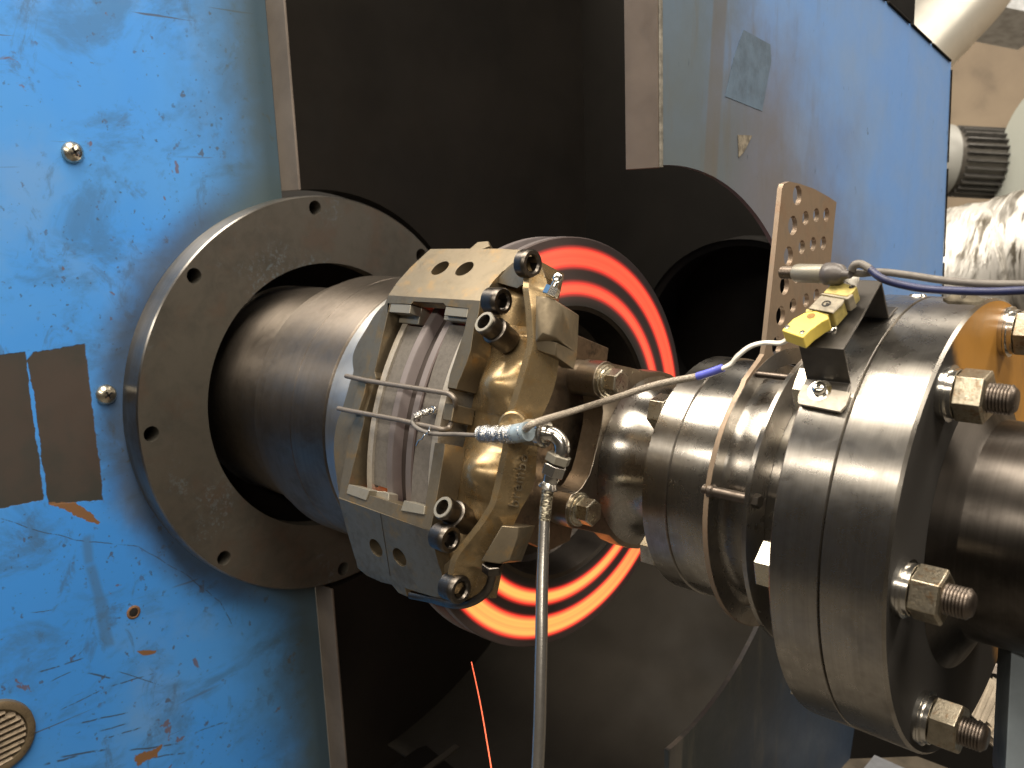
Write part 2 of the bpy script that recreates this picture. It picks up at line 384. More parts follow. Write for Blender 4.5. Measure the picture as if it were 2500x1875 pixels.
for a, b, w_, so in [((200, 1145), (450, 1065), .0004, .0006), ((275, 1190), (400, 1130), .0002, .0005), ((445, 1145), (610, 1175), .0004, .0006), ((600, 1215), (830, 1150), .0003, .0005), ((640, 1140), (880, 1215), .0002, .0004),
                     ((330, 1350), (550, 1235), .0002, .0005), ((430, 1415), (700, 1360), .0004, .0006), ((540, 1460), (690, 1420), .0003, .0006), ((330, 1595), (570, 1560), .0005, .0007), ((420, 1050), (470, 1000), .0002, .0004),
                     ((170, 818), (285, 802), .0002, .0005), ((0, 315), (400, 430), .0002, .0004), ((400, 430), (750, 460), .0002, .0004), ((750, 460), (1000, 610), .0002, .0004), ((1000, 610), (1190, 760), .0002, .0004), ((1190, 760), (1255, 890), .0002, .0005),
                     ((700, 1560), (960, 1530), .0004, .0008), ((1070, 1465), (1210, 1415), .0003, .0006), ((240, 1640), (420, 1590), .0006, .0008), ((820, 1600), (1000, 1580), .0003, .0007), ((560, 1500), (760, 1440), .0003, .0006)]:
    c = t.mix(t.math('MULTIPLY', line_mask(a, b, w_, so), t.math('MULTIPLY', brk, .85)), c, (.045, .06, .075))
for a, b, w_ in [((465, 400), (485, 560), .0015), ((485, 560), (545, 760), .002), ((545, 740), (585, 1010), .003)]:
    c = t.mix(t.math('MULTIPLY', line_mask(a, b, w_, .005), .5), c, (.07, .13, .19))
brown = (.20, .105, .05)
for q in (q3, q4, q5): c = t.mix(q, c, brown)
anyq = t.math('MAXIMUM', q1, q2)
nb = t.bump(t.math('SUBTRACT', t.math('MULTIPLY', t.noise(60, 5, .6), .25), anyq), .35, .0006)
rr = t.math('ADD', t.ss(t.noise(30, 4, .6), .3, .7, .42, .58), t.math('MULTIPLY', anyq, .15))
M['blue_wall'] = t.fin(c, rr, 0.0, nb, spec=.35)

wall = thing('machine_wall', 'large worn blue painted machine wall on the left with two bare rectangular patches', 'machine wall', (WX, -.3, 0))
CUT = 0.150
outl = [(-1.6, -1.0), (-.0205, -1.0), (-.0205, 1.1), (-1.6, 1.1)]
# opening for the spindle: wall wraps round the ring (ring covers it)
a = slab([(-.50, -.75), (-.016, -.75), (-.016, -CUT)] + [(-.016 - CUT * math.cos(math.radians(g)) * 1.0, CUT * math.sin(math.radians(g))) for g in range(-84, 85, 6)] + [(-.016, CUT), (-.016, .56), (-.50, .56)], [], lambda y, z: V((WX, y, z)), V((-.03, 0, 0)))
wp = mk('wall_sheet', a[0], a[1], M['blue_wall'], None, smooth=0); wp.parent = wall
wp.location = -world_loc(wall) + V((0, 0, 0))      # texture space = world space
# screws with a cross recess
def pan_screw(parent, P, axis, r, mat='chrome', name='screw', washer=False):
    ax = V(axis); prof = [(0, r), (r * .28, r * .97), (r * .55, r * .72), (r * .68, r * .40), (r * .70, .0001)]
    if washer: prof = [(0, r * 1.75), (r * .22, r * 1.75), (r * .22, r * 1.02), (r * .25, r), (r * .9, r), (r * 1.15, r * .8), (r * 1.25, r * .45), (r * 1.27, .0001)]
    o = part(name, lathe(prof, P, ax, 32), mat, parent, smooth=50)
    x, y, z = basis(ax); h = (1.262 if washer else .69) * r; q = r * .42; w_ = r * .10; pc = []
    rt = math.radians(25); x, y = x * math.cos(rt) + y * math.sin(rt), y * math.cos(rt) - x * math.sin(rt)
    for a_, b_ in ((q, w_), (w_, q)):
        pc.append(boxv([P + z * (h + dz) + x * (sx * a_) + y * (sy * b_) for dz in (-r * .15, r * .02) for sx, sy in ((-1, -1), (1, -1), (1, 1), (-1, 1))]))
    mk('cross_recess', *merge(*pc), M['hole'], o, smooth=0)
    return o
for q in ((176, 372), (258, 963)):
    pan_screw(wall, atx(*q, WX), (1, 0, 0), .0092, 'zinc')
# small open screw hole with rusty rim
P = atx(326, 1495, WX)
part('screw_hole', lathe([(.0005, .0044), (.0007, .0040), (.0007, .0001)], P, (1, 0, 0), 20, closed=False), 'hole', wall)
part('hole_rim', lathe([(0, .0068), (.0008, .0060), (.0011, .0048), (.0004, .0040)], P, (1, 0, 0), 20, closed=False), plain('rust rim', (.19, .10, .05), .8), wall)
M['ventslat'] = metal_mat('vent slat metal', (.16, .125, .085), (.07, .055, .04), .5, .1, nscale=90, metal=.6, grime=.8)
# round louvre at the bottom left
vc = atx(-15, 1800, WX); VR = (atx(-15, 1800, WX) - atx(70, 1822, WX)).length
vent = part('vent_rim', lathe([(0, VR), (.004, VR * .98), (.0055, VR * .90), (.005, VR * .78), (.001, VR * .74), (.001, .0001)], vc, (1, 0, 0), 64), metal_mat('vent brass', (.30, .235, .15), (.12, .09, .055), .45, .1, nscale=90, metal=.7, grime=.9, bump=.3), wall)
for k in range(-4, 5):
    zz = vc.z + k * VR * .165; hw = math.sqrt(max(0, (VR * .73) ** 2 - (zz - vc.z) ** 2)); sl = .12
    y0, y1 = vc.y - hw, vc.y + hw
    part('slat', boxv([V((vc.x + .0012, y0, zz - .0040 - sl * .012)), V((vc.x + .0012, y1, zz - .0040 + sl * .012)), V((vc.x + .0012, y1, zz + .0010 + sl * .012)), V((vc.x + .0012, y0, zz + .0010 - sl * .012)),
                       V((vc.x + .0048, y0, zz - .0044 - sl * .012)), V((vc.x + .0048, y1, zz - .0044 + sl * .012)), V((vc.x + .0054, y1, zz - .0030 + sl * .012)), V((vc.x + .0054, y0, zz - .0030 - sl * .012))]), 'ventslat', wall, smooth=0)

# chamber: rear half of the sheet steel box round the disc
Y0 = -.013
XL = (-.362 + .0005, -.331); XR = .10; RC = .2135
cham = thing('chamber_shell', 'dark sooty rear half of the test chamber behind the glowing disc', 'chamber', (-.1, .2, -.45))
# left cheek of the chamber
arcL = [(Y0 + 0 * g - 0 + (RC * math.sin(math.radians(g))) if False else RC * math.sin(math.radians(g)), RC * math.cos(math.radians(g))) for g in range(0, 181, 5)]
ycut = Y0
g0 = math.degrees(math.asin(ycut / RC))
arc = [(RC * math.sin(math.radians(g0 + (180 - 2 * g0) * k / 48)), RC * math.cos(math.radians(g0 + (180 - 2 * g0) * k / 48))) for k in range(49)]
outer = [(ycut, .54)] + arc + [(ycut, -.9), (.75, -.9), (.75, .54)]
part('side_sheet', slab(outer, [], lambda y, z: V((XL[1], y, z)), V((XL[0] - XL[1], 0, 0))), 'soot', cham, smooth=0)
# bare steel edge strips on the cut edge
for z0, z1 in ((.2128, .54), (-.9, -.2145)):
    zt = [z0, z1]
    part('edge_strip', boxm((XL[0] - .0005, Y0 - .0030, z0), (XL[1] + .0008, Y0 - .0002, z1)), 'edge', cham, smooth=0, bevel=.0008)
# curved bottom and back sheet; the upper part's shade is painted in black
RS = .44
prof = []; vs = []; fs = []; N = 40
for k in range(N + 1):
    a_ = math.radians(-96 - 84 * k / N)
    prof.append((-RS * math.cos(a_), RS * math.sin(a_)))
pts2 = [(p[0], p[1]) for p in prof] + [(.44, 1.0)]
for x in (XL[1], XR - .004):
    for y, z in pts2: vs.append(V((x, y, z)))
n = len(pts2)
for k in range(n - 1): fs.append((k, k + 1, n + k + 1, n + k))
curved = part('curved_sheet', (vs[:N - 11] + vs[n:n + N - 11], [(k, k + 1, N - 11 + k + 1, N - 11 + k) for k in range(N - 12)]), 'floor_soot', cham)
nb2 = n - (N - 12)
part('back_sheet', (vs[N - 12:n] + vs[n + N - 12:], [(k, k + 1, nb2 + k + 1, nb2 + k) for k in range(nb2 - 1)]), 'black', cham)
sol = curved.modifiers.new('thick', 'SOLIDIFY'); sol.thickness = .004
# a slotted opening in the bottom with a bar across
hq = [atz(944, 1876, -.405), atz(1068, 1792, -.405), atz(1190, 1876, -.405)]
hn = V((0, 0, .0))
vsx = []
def shell_pt(u, v):
    """first hit with the curved sheet"""
    d = ray(u, v); A = d.y ** 2 + d.z ** 2; B = 2 * (CC.y * d.y + CC.z * d.z); Cq = CC.y ** 2 + CC.z ** 2 - (RS - .002) ** 2
    tt = (-B + math.sqrt(B * B - 4 * A * Cq)) / 2 / A; return CC + d * tt
hp = [shell_pt(u, v) for u, v in ((930, 1890), (1068, 1792), (1110, 1818), (1195, 1880), (1195, 1930), (930, 1930))]
part('bottom_slot', (hp, [(0, 1, 2, 3, 4, 5)]), M['black'], cham, smooth=0)
b0 = shell_pt(1040, 1885); b1 = shell_pt(1118, 1826); up = V((0, -.2, 1)).normalized() * .004; wd = (b1 - b0).cross(up).normalized() * .004
part('slot_bar', boxv([b0 - wd, b0 + wd, b1 + wd, b1 - wd, b0 - wd + up, b0 + wd + up, b1 + wd + up, b1 - wd + up]), 'floor_soot', cham, smooth=0)
# ribbed exhaust duct mouth on the back sheet
dc = atx(1790, 800, XR - .02); dc = atd(1800, 830, 1.02)
rings = []
dax = V((-.30, .95, .0)).normalized()
prof = [(.002, .112)]
for k in range(14): prof += [(.006 + k * .012, .112), (.012 + k * .012, .104)]
prof += [(.18, .100), (.18, .001)]
part('exhaust_duct', lathe(prof, dc, dax, 64, closed=False), 'duct', cham)

# right cheek: blue panel with the round notch
t2 = NT('grimy blue panel paint'); X, Y, Z = t2.xyz()
bigN = t2.noise(7, 5, .6); mid = t2.noise(30, 6, .65)
c2 = t2.mix(t2.ss(bigN, .35, .7), (.125, .275, .60), (.165, .28, .50))
rr2 = t2.math('SQRT', t2.math('ADD', t2.math('MULTIPLY', Y, Y), t2.math('MULTIPLY', Z, Z)))
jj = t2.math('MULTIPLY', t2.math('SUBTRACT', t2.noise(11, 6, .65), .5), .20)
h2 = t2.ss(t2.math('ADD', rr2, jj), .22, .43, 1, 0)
low_shade = t2.ss(t2.math('ADD', Z, t2.math('MULTIPLY', jj, .3)), -.04, .08, 1, 0)
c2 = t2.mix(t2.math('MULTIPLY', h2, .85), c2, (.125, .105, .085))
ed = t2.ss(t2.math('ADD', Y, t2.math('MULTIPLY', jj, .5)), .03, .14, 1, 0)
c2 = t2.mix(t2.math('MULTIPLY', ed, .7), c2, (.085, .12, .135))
c2 = t2.mix(t2.math('MULTIPLY', low_shade, .9), c2, (.019, .021, .019))  # unlit lower part: its shade is painted into the colour
band = t2.math('MULTIPLY', t2.ss(t2.math('ADD', Y, t2.math('MULTIPLY', Z, -.10)), .018, .021), t2.ss(t2.math('ADD', Y, t2.math('MULTIPLY', Z, -.10)), .040, .036))
c2 = t2.mix(t2.math('MULTIPLY', band, .5), c2, (.115, .10, .085))
st = t2.ss(t2.noise(1, 5, .7, t2.map((1, 60, 9))), .5, .72, 0, .4)
c2 = t2.mix(t2.math('MULTIPLY', st, t2.ss(Y, .1, .3, 1, .2)), c2, (.11, .10, .075))
sp = t2.math('MULTIPLY', t2.ss(t2.noise(1, 3, .5, t2.map((1, 130, 55))), .69, .72), t2.ss(mid, .4, .6))
c2 = t2.mix(t2.math('MULTIPLY', sp, .7), c2, (.035, .06, .09))
# darker square left by a removed sticker
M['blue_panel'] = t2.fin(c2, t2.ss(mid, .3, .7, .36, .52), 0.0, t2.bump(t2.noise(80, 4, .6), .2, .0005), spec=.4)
pan = thing('blue_side_panel', 'blue grimy steel side panel with a round notch cut around the shaft', 'panel', (XR, .2, -.5))
R2 = .2235; gs = math.degrees(math.asin(max(-1, (Y0 + .004) / R2)))
arc = [(R2 * math.sin(math.radians(gs + (180 - gs) * k / 60)) - .006, R2 * math.cos(math.radians(gs + (180 - gs) * k / 60)) - .008) for k in range(61)]
P_e = atx(2160, 0, XR); P_f = atx(2322, 152, XR); P_h = atx(2300, 700, XR)
dirn = (P_e - P_f)
top = P_f + dirn * ((Y0 + .004 - P_f.y) / dirn.y)
outer = [(Y0 + .004, top.z)] + arc + [(-.006, -.9), (.56, -.9), (P_h.y, P_h.z), (P_f.y, P_f.z), (top.y, top.z)]
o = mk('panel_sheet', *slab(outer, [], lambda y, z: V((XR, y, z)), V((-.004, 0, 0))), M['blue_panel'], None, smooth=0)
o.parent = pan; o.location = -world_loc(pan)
# folded front flange with worn bright fold line
xa = aty(1525, 200, Y0 - .003).x
part('front_flange', boxm((xa, Y0 - .003, .2135), (XR - .0004, Y0 + .001, top.z)), plain('bare flange sheet', (.15, .118, .095), .5, .35, 14, .3, .15, 200), pan, smooth=0, bevel=.0006)
part('fold_line', tube([V((XR + .0002, Y0 - .001, .214)), V((XR + .0002, Y0 - .001, .30)), V((XR + .0002, Y0 - .001, top.z - .002))], .0016, 8, 2), plain('worn fold', (.27, .25, .21), .5, .3, 120, .6, .5), pan)
# sticker residue: thin film proud of the paint
sq = [atx(*r3(*q), XR + .0006) for q in ((700, 160), (845, 240), (850, 330), (800, 600), (600, 520), (650, 300))]
part('sticker_residue', slab([(p.y, p.z) for p in sq], [], lambda y, z: V((XR + .0003, y, z)), V((-.0002, 0, 0))), plain('old adhesive', (.10, .155, .225), .42, 0, 60, .3, .2), pan, smooth=0)
sq = [atx(*r3(*q), XR + .0006) for q in ((668, 728), (745, 732), (700, 820), (672, 850))]
part('sticker_residue', slab([(p.y, p.z) for p in sq], [], lambda y, z: V((XR + .0007, y, z)), V((-.0006, 0, 0))), plain('old label paper', (.25, .22, .17), .6, 0, 200, .6, .3), pan, smooth=0)
# back edge trim with small rivets
sl0 = V((XR + .001, P_f.y, P_f.z)); sl1 = V((XR + .001, top.y, top.z)); sl2 = V((XR + .001, P_h.y, P_h.z))
d_ = (sl1 - sl0).normalized()
for k in range(8):
    A = sl0 + d_ * (.005 + k * .062); B = A + d_ * .057
    nn_ = V((0, d_.z, -d_.y)) * -1
    part('seam_gap', tube([A, (A + B) / 2, B], .0013, 8, 2), 'black', pan)
d_ = (sl2 - sl0).normalized()
for k in range(5):
    A = sl0 + d_ * (.008 + k * .105); B = A + d_ * .098
    part('seam_gap', tube([A, (A + B) / 2, B], .0009, 8, 2), 'black', pan)

# ================================================================== ring, spindle, disc
ring = thing('mounting_ring', 'thick dark steel mounting ring with bolt holes around the spindle on the blue wall', 'ring', (-.345, 0, -.2))
RO, RI = .2072, .139
holes = [circ(.195 * math.cos(math.radians(g)), .195 * math.sin(math.radians(g)), .0073, 24) for g in range(0, 360, 45)]
outer = circ(0, 0, RO - .0012, 160); inner = circ(0, 0, RI, 160)
vf = slab(outer, [inner] + holes, lambda y, z: V((-.328, y, z)), V((-.020, 0, 0)))
part('ring_plate', vf, 'ring', ring)
part('ring_rim', lathe([(0, RO - .0012), (-.0014, RO), (-.020, RO), (-.0205, RO - .002), (-.0335, RO - .002), (-.0335, RO - .02), (-.021, RO - .02)], V((-.328, 0, 0)), (1, 0, 0), 160, closed=False),
     metal_mat('ring rim steel', (.36, .34, .31), (.07, .065, .06), .35, .1, turned=200, nscale=7, grime=.7), ring)
sp_ = thing('spindle', 'dark stepped steel spindle hub coming out of the mounting ring', 'spindle', (-.25, 0, -.1))
prof = [(-.42, .05), (-.42, .1130), (-.2745, .1130), (-.2740, .1215), (-.2725, .1228), (-.2535, .1232), (-.2530, .1255), (-.2520, .1277), (-.2505, .1283), (-.206, .1283), (-.2058, .1279), (-.1585, .1279), (-.1578, .1270), (-.1572, .05)]
part('barrel', lathe([(a_, b_) for a_, b_ in prof], seg=160), 'steel_dark', sp_)
part('back_plate', lathe([(-.40, .001), (-.40, .20), (-.41, .20)], seg=64), 'black', sp_)
# ---- disc
tg = NT('glowing disc face'); X, Y, Z = tg.xyz()
r = tg.math('SQRT', tg.math('ADD', tg.math('MULTIPLY', Y, Y), tg.math('MULTIPLY', Z, Z)))
def band(a_, b_, ea, eb): return tg.math('MULTIPLY', tg.ss(r, a_ - ea, a_ + ea), tg.ss(r, b_ + eb, b_ - eb))
g1 = band(.1418, .1588, .0042, .0040); g2 = band(.1203, .1318, .0045, .0042)
prf = tg.math('MAXIMUM', g1, g2)
n = tg.n.new('ShaderNodeTexNoise'); n.noise_dimensions = '1D'; n.inputs['Scale'].default_value = 420; n.inputs['Detail'].default_value = 3
tg.L(r, n.inputs['W']); ringn = n.outputs['Fac']
n = tg.n.new('ShaderNodeTexNoise'); n.noise_dimensions = '1D'; n.inputs['Scale'].default_value = 110; n.inputs['Detail'].default_value = 1
tg.L(r, n.inputs['W']); ringn2 = n.outputs['Fac']
ang = tg.math('DIVIDE', tg.math('ADD', tg.math('MULTIPLY', Z, -.90), tg.math('MULTIPLY', Y, -.44)), tg.math('MAXIMUM', r, .01))
hot = tg.ss(ang, -.55, 1.0, .635, .97)
tmp = tg.math('MULTIPLY', tg.math('MULTIPLY', prf, hot), tg.math('ADD', .845, tg.math('ADD', tg.math('MULTIPLY', ringn, .14), tg.math('MULTIPLY', ringn2, .15))))
ec = tg.ramp(tmp, [(0, (0, 0, 0)), (.16, (.012, .0006, .0008)), (.34, (.30, .012, .008)), (.50, (.80, .030, .018)), (.66, (1.0, .115, .046)), (.82, (1.0, .22, .065)), (1, (1.0, .50, .11))])
fc = tg.mix(tg.ss(r, .112, .120), (.05, .045, .04), (.10, .075, .07))
M['glow'] = tg.fin(fc, .55, .3, emi=ec, estr=1.25)
disc = thing('brake_disc', 'ventilated brake disc glowing in two red hot rings behind the caliper', 'brake disc', (-.0135, 0, 0))
Cx = metal_mat('disc edge steel', (.235, .205, .20), (.17, .148, .145), .62, .06, turned=160, nscale=20, metal=.55, grime=.4, bump=.05)
o = mk('outer_cheek', *lathe([(0, .112), (0, .1655), (-.0008, .1662), (-.0062, .1662), (-.0070, .1652), (-.0070, .112)], seg=192, closed='ring'), M['glow'], None); o.parent = disc; o.location = -V(disc.location)
part('cheek_edge', lathe([(-.00075, .1663), (-.0063, .16635)], seg=192, closed=False), Cx, disc)
part('inner_cheek', lathe([(-.0205, .112), (-.0205, .1652), (-.0212, .1662), (-.0268, .1662), (-.0272, .1655), (-.0272, .112)], seg=192, closed='ring'), Cx, disc)
o = mk('inner_face', *lathe([(-.0274, .112), (-.0274, .1650)], seg=192, closed=False), M['glow'], None); o.parent = disc; o.location = -V(disc.location)
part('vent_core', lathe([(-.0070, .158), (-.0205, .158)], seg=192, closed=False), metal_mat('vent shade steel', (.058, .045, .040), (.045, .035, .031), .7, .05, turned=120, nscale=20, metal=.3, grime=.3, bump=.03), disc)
hatm = metal_mat('sooty disc hat', (.075, .066, .058), (.03, .026, .022), .38, .1, turned=220, nscale=20, grime=.6)
part('hat', lathe([(-.0008, .1121), (-.0015, .1085), (-.010, .106), (-.030, .1045), (-.034, .100), (-.034, .093), (-.031, .091), (-.031, .085), (-.034, .083), (-.036, .030), (-.036, .001)], seg=128, closed=False), hatm, disc)
part('hat_bell', lathe([(-.0276, .113), (-.034, .1165), (-.040, .1185), (-.060, .1200), (-.118, .1222), (-.119, .1270), (-.1205, .1283), (-.1540, .1283), (-.1550, .1276), (-.1565, .1240), (-.1565, .05)], seg=160, closed=False), 'hat', disc)

# ================================================================== caliper
cal = thing('brake_caliper', 'gold multi piston brake caliper clamped over the glowing disc', 'brake caliper', cw(0, 0, .12))
HF = .168
def W(p): return cw(*p)
win = [cph(*a4(628, 640), HF), cph(*a4(1245, 648), HF), cph(*a5(905, 795), HF), cph(*a5(312, 605), HF)]
rdg = [cph(*a4(625, 540), HF), cph(*a4(1335, 580), HF), cph(*a5(950, 935), HF), cph(*a5(240, 680), HF)]
sT, sB = rdg[0][1], rdg[2][1]
# outline of the window frame at HF: left edge follows the bright arris, right edge pinches in the middle
L_out = [cph(*a5(*q), HF)[:2] for q in ((240, 680), (262, 540), (330, 200), (350, 90), (375, 60))] + [cph(*a4(*q), HF)[:2] for q in ((380, 1420), (455, 1180), (465, 1130), (520, 880), (545, 760), (600, 600), (625, 540))]
R_out = [cph(*a4(*q), HF)[:2] for q in ((1335, 580), (1322, 680), (1285, 800), (1262, 960), (1230, 1060), (1190, 1160), (1160, 1225), (1150, 1262), (1085, 1250))]
R_gap = [cph(*a5(*q), HF)[:2] for q in ((985, 255), (1062, 262), (1055, 340), (1020, 560), (985, 760), (950, 935))]
R_in_low = [cph(*a5(*q), HF)[:2] for q in ((905, 795), (915, 700), (950, 480))]
R_in_up = [cph(*a4(*q), HF)[:2] for q in ((1080, 1260), (1100, 1150), (1215, 800), (1245, 642), (1068, 622), (1050, 600), (820, 588), (803, 606))]
L_in = [cph(*a4(*q), HF)[:2] for q in ((640, 603), (600, 780), (520, 1130))] + [cph(*a4(530, 1170), HF)[:2]] + [cph(*a5(*q), HF)[:2] for q in ((445, 40), (435, 110), (312, 605))]
# upper bridge piece of frame + lower + left rail, as one outline with an opening to the right
frame = L_out + R_out + R_in_up + L_in[:1] + L_in[1:] + [R_in_low[0], R_in_low[1], R_in_low[2]] + R_gap
body = part('window_frame', slab(frame, [], lambda a_, b_: cw(a_, b_, HF), -CN * .019), 'caliper', cal, smooth=30, bevel=.0006)
# bridges: sloping facets with two holes each
def facet(name, s0, h0, s1, h1, pix, holes, th=.010):
    """plate through (s0,h0)-(s1,h1), outline from photo pixels"""
    a0 = cw(0, s0, h0); v = (cw(0, s1, h1) - a0).normalized(); nrm = v.cross(V((1, 0, 0))); 
    if nrm.dot(CN) < 0: nrm = -nrm
    def hit(u_, v_):
        d = ray(u_, v_); k = (a0 - CC).dot(nrm) / d.dot(nrm); P = CC + d * k; return (P.x, (P - a0).dot(v))
    out = [hit(*q) for q in pix]; hs = []
    for (cx_, cy_), rr_ in holes:
        c_ = hit(cx_, cy_); hs.append(circ(c_[0], c_[1], rr_, 30))
    f = lambda a_, b_: a0 + V((a_, 0, 0)) + v * b_
    o = part(name, slab(out, hs, f, -nrm * th), 'caliper', cal, smooth=30, bevel=.0007)
    for h_ in hs:
        lp = [f(*q) - nrm * (th - .0002) for q in h_]
        part('hole_bottom', (lp, [tuple(range(len(lp)))]), M['hole'], o, smooth=0)
    return o, f, nrm, hit
topf, ftop, ntop, htop = facet('top_bridge', sT, HF, .1165, .1435,
    [a4(625, 540), a4(700, 430), a4(800, 320), a4(950, 182), a4(1200, 180), a4(1500, 180), a4(1690, 192), a4(1655, 235), a4(1600, 290), a4(1500, 360), a4(1435, 430), a4(1385, 500), a4(1350, 560), a4(1335, 582)],
    [(a4(1025, 330), .0073), (a4(1213, 335), .0073)])
botf, fbot, nbot, hbot = facet('bottom_bridge', sB, HF, -.1165, .1435,
    [a5(240, 682), a5(950, 937), a5(975, 1050), a5(1010, 1180), a5(1075, 1370), a5(1100, 1470), a5(960, 1440), a5(780, 1385), a5(600, 1300), a5(480, 1250), a5(400, 1200), a5(370, 1150), a5(320, 980)],
    [(a5(530, 1068), .0070), (a5(712, 1140), .0070)])
# seam between the halves on the bottom bridge
sa, sb = hbot(*a5(565, 800)), hbot(*a5(640, 1280))
part('half_seam', tube([fbot(*sa) + nbot * .0001, fbot((sa[0] + sb[0]) / 2, (sa[1] + sb[1]) / 2) + nbot * .0001, fbot(*sb) + nbot * .0001], .00022, 6, 2), 'hole', botf)
# turned-under end lip of the bottom bridge (light underside edge) and the top lug
lip = [a5(365, 1150), a5(400, 1200), a5(480, 1255), a5(600, 1305), a5(680, 1340), a5(660, 1360), a5(560, 1335), a5(450, 1285), a5(380, 1225)]
q_ = [hbot(*q) for q in lip]
part('end_lip', slab(q_, [], lambda a_, b_: fbot(a_, b_) - nbot * .001, -nbot * .012), 'caliper', cal, smooth=30, bevel=.0008)
q_ = [hbot(*a5(*q)) for q in ((600, 1300), (740, 1335), (770, 1450), (700, 1420))]
part('end_lug', slab(q_, [], lambda a_, b_: fbot(a_, b_) - nbot * .0005, -nbot * .016), 'caliper', cal, smooth=30, bevel=.0008)
q_ = [hbot(*a5(*q)) for q in ((830, 1400), (1110, 1475), (1150, 1500), (980, 1490), (840, 1450))]
part('end_lip', slab(q_, [], lambda a_, b_: fbot(a_, b_) - nbot * .002, -nbot * .014), 'caliper', cal, smooth=30, bevel=.0008)
q_ = [htop(*a4(*q)) for q in ((1225, 190), (1305, 120), (1395, 112), (1405, 150), (1320, 185))]
part('top_lug', slab(q_, [], lambda a_, b_: ftop(a_, b_) - ntop * .001, -ntop * .012), 'caliper', cal, smooth=30, bevel=.0008)

# left (far) half: side cheek with two piston bulges, its outline traced on h = .160
HL = .161
outl = [cph(*q, HL)[:2] for q in [a4(590, 600), a4(505, 700), a4(430, 830), a4(385, 900), a4(345, 990), a4(340, 1060), a4(355, 1140), a4(330, 1180), a4(290, 1330), a4(255, 1440), a5(225, 80), a5(205, 180), a5(197, 300), a5(205, 420), a5(225, 560), a5(240, 690), a5(300, 900), a5(380, 1160)]]
inn = [(-.050, outl[-1][1]), (-.050, 0), (-.050, outl[0][1])]
inx = L_in[0][0] - .001
top_pts = [(x_, s_) for x_, s_ in outl]
stn = []
sv = [p[1] for p in top_pts]
def interp(s_, tab):
    if s_ >= tab[0][0]: return tab[0][1]
    for (a0_, b0_), (a1_, b1_) in zip(tab, tab[1:]):
        if a1_ <= s_ <= a0_:
            k = (s_ - a1_) / (a0_ - a1_); k = k * k * (3 - 2 * k) if False else k; return b1_ + (b0_ - b1_) * k
    return tab[-1][1]
tabL = [(s_, x_) for x_, s_ in outl]; tabL.sort(reverse=True)
NS = 90; vs = []; fs = []
s_hi, s_lo = .112, -.113
rows = []
for k in range(NS + 1):
    s_ = s_hi + (s_lo - s_hi) * k / NS
    xo = sum(interp(s_ + d_ * .0015, tabL) for d_ in (-2, -1, 0, 1, 2)) / 5
    endd = max(0, (abs(s_) - .070)) * .62
    ht = HF - .004 - endd; hb = .105
    xi = -.0545
    bul = max(0, min(1, (-xo - .064) / .014))
    rows.append([(xi, hb), (xi, ht), (xi - .004, ht + .0005), (xo * .55 + xi * .45, ht - .001 + .0005 * bul), (xo + .0025, HL - endd + .001), (xo, HL - endd - .003), (xo, hb)])
m = len(rows[0])
for k, row in enumerate(rows):
    s_ = s_hi + (s_lo - s_hi) * k / NS
    for x_, h_ in row: vs.append(cw(x_, s_, h_))
for k in range(NS):
    for j in range(m): fs.append((k * m + j, k * m + (j + 1) % m, (k + 1) * m + (j + 1) % m, (k + 1) * m + j))
fs += [tuple(range(m)), tuple(NS * m + j for j in range(m))]
part('outboard_half', (vs, fs), 'caliper', cal, smooth=32)
# lug that carries the clip, left side, with the bright broken edge
lg = [cph(*a4(*q), .172)[:2] for q in ((398, 1165), (462, 1180), (440, 1300), (388, 1455), (330, 1450), (365, 1320))]
part('clip_lug', slab(lg, [], lambda a_, b_: cw(a_, b_, .172), -CN * .02), 'caliper', cal, smooth=30, bevel=.0008)
lg = [cph(*a4(*q), .170)[:2] for q in ((1062, 1372), (1135, 1380), (1112, 1515), (1040, 1500))]
part('clip_lug', slab(lg, [], lambda a_, b_: cw(a_, b_, .170), -CN * .02), 'caliper', cal, smooth=30, bevel=.0008)

# right (near) half lofted along s: valley with two piston bulges, crest rib, outer side face
crR = [(.112, .0620), (.104, .0665), (.098, .0725), (.075, .0830), (.054, .0905), (.026, .0880), (.004, .0852), (-.004, .0866), (-.010, .0880), (-.030, .0880), (-.048, .0872), (-.062, .080), (-.084, .0655), (-.104, .0600), (-.113, .057)]
def sm(s_, tab, w_=.003): return sum(interp(s_ + d_ * w_ / 2, tab) for d_ in (-2, -1, 0, 1, 2)) / 5
vall = [(.113, .0420), (.100, .0440), (.085, .0395), (.072, .0380), (.045, .0360), (.0, .0345), (-.05, .0375), (-.065, .038), (-.085, .043), (-.113, .048)]
def gss(s_, c_, w_): return math.exp(-((s_ - c_) / w_) ** 2)
lower = [(.115, .152), (.10, .154), (.083, .152), (.06, .150), (.052, .1505), (.036, .1470), (.022, .1475), (.014, .1500), (-.010, .1500), (-.029, .1460), (-.040, .149), (-.047, .1535), (-.06, .150), (-.08, .150), (-.113, .145)]
NS = 150; rows = []; s_hi, s_lo = .1135, -.1135
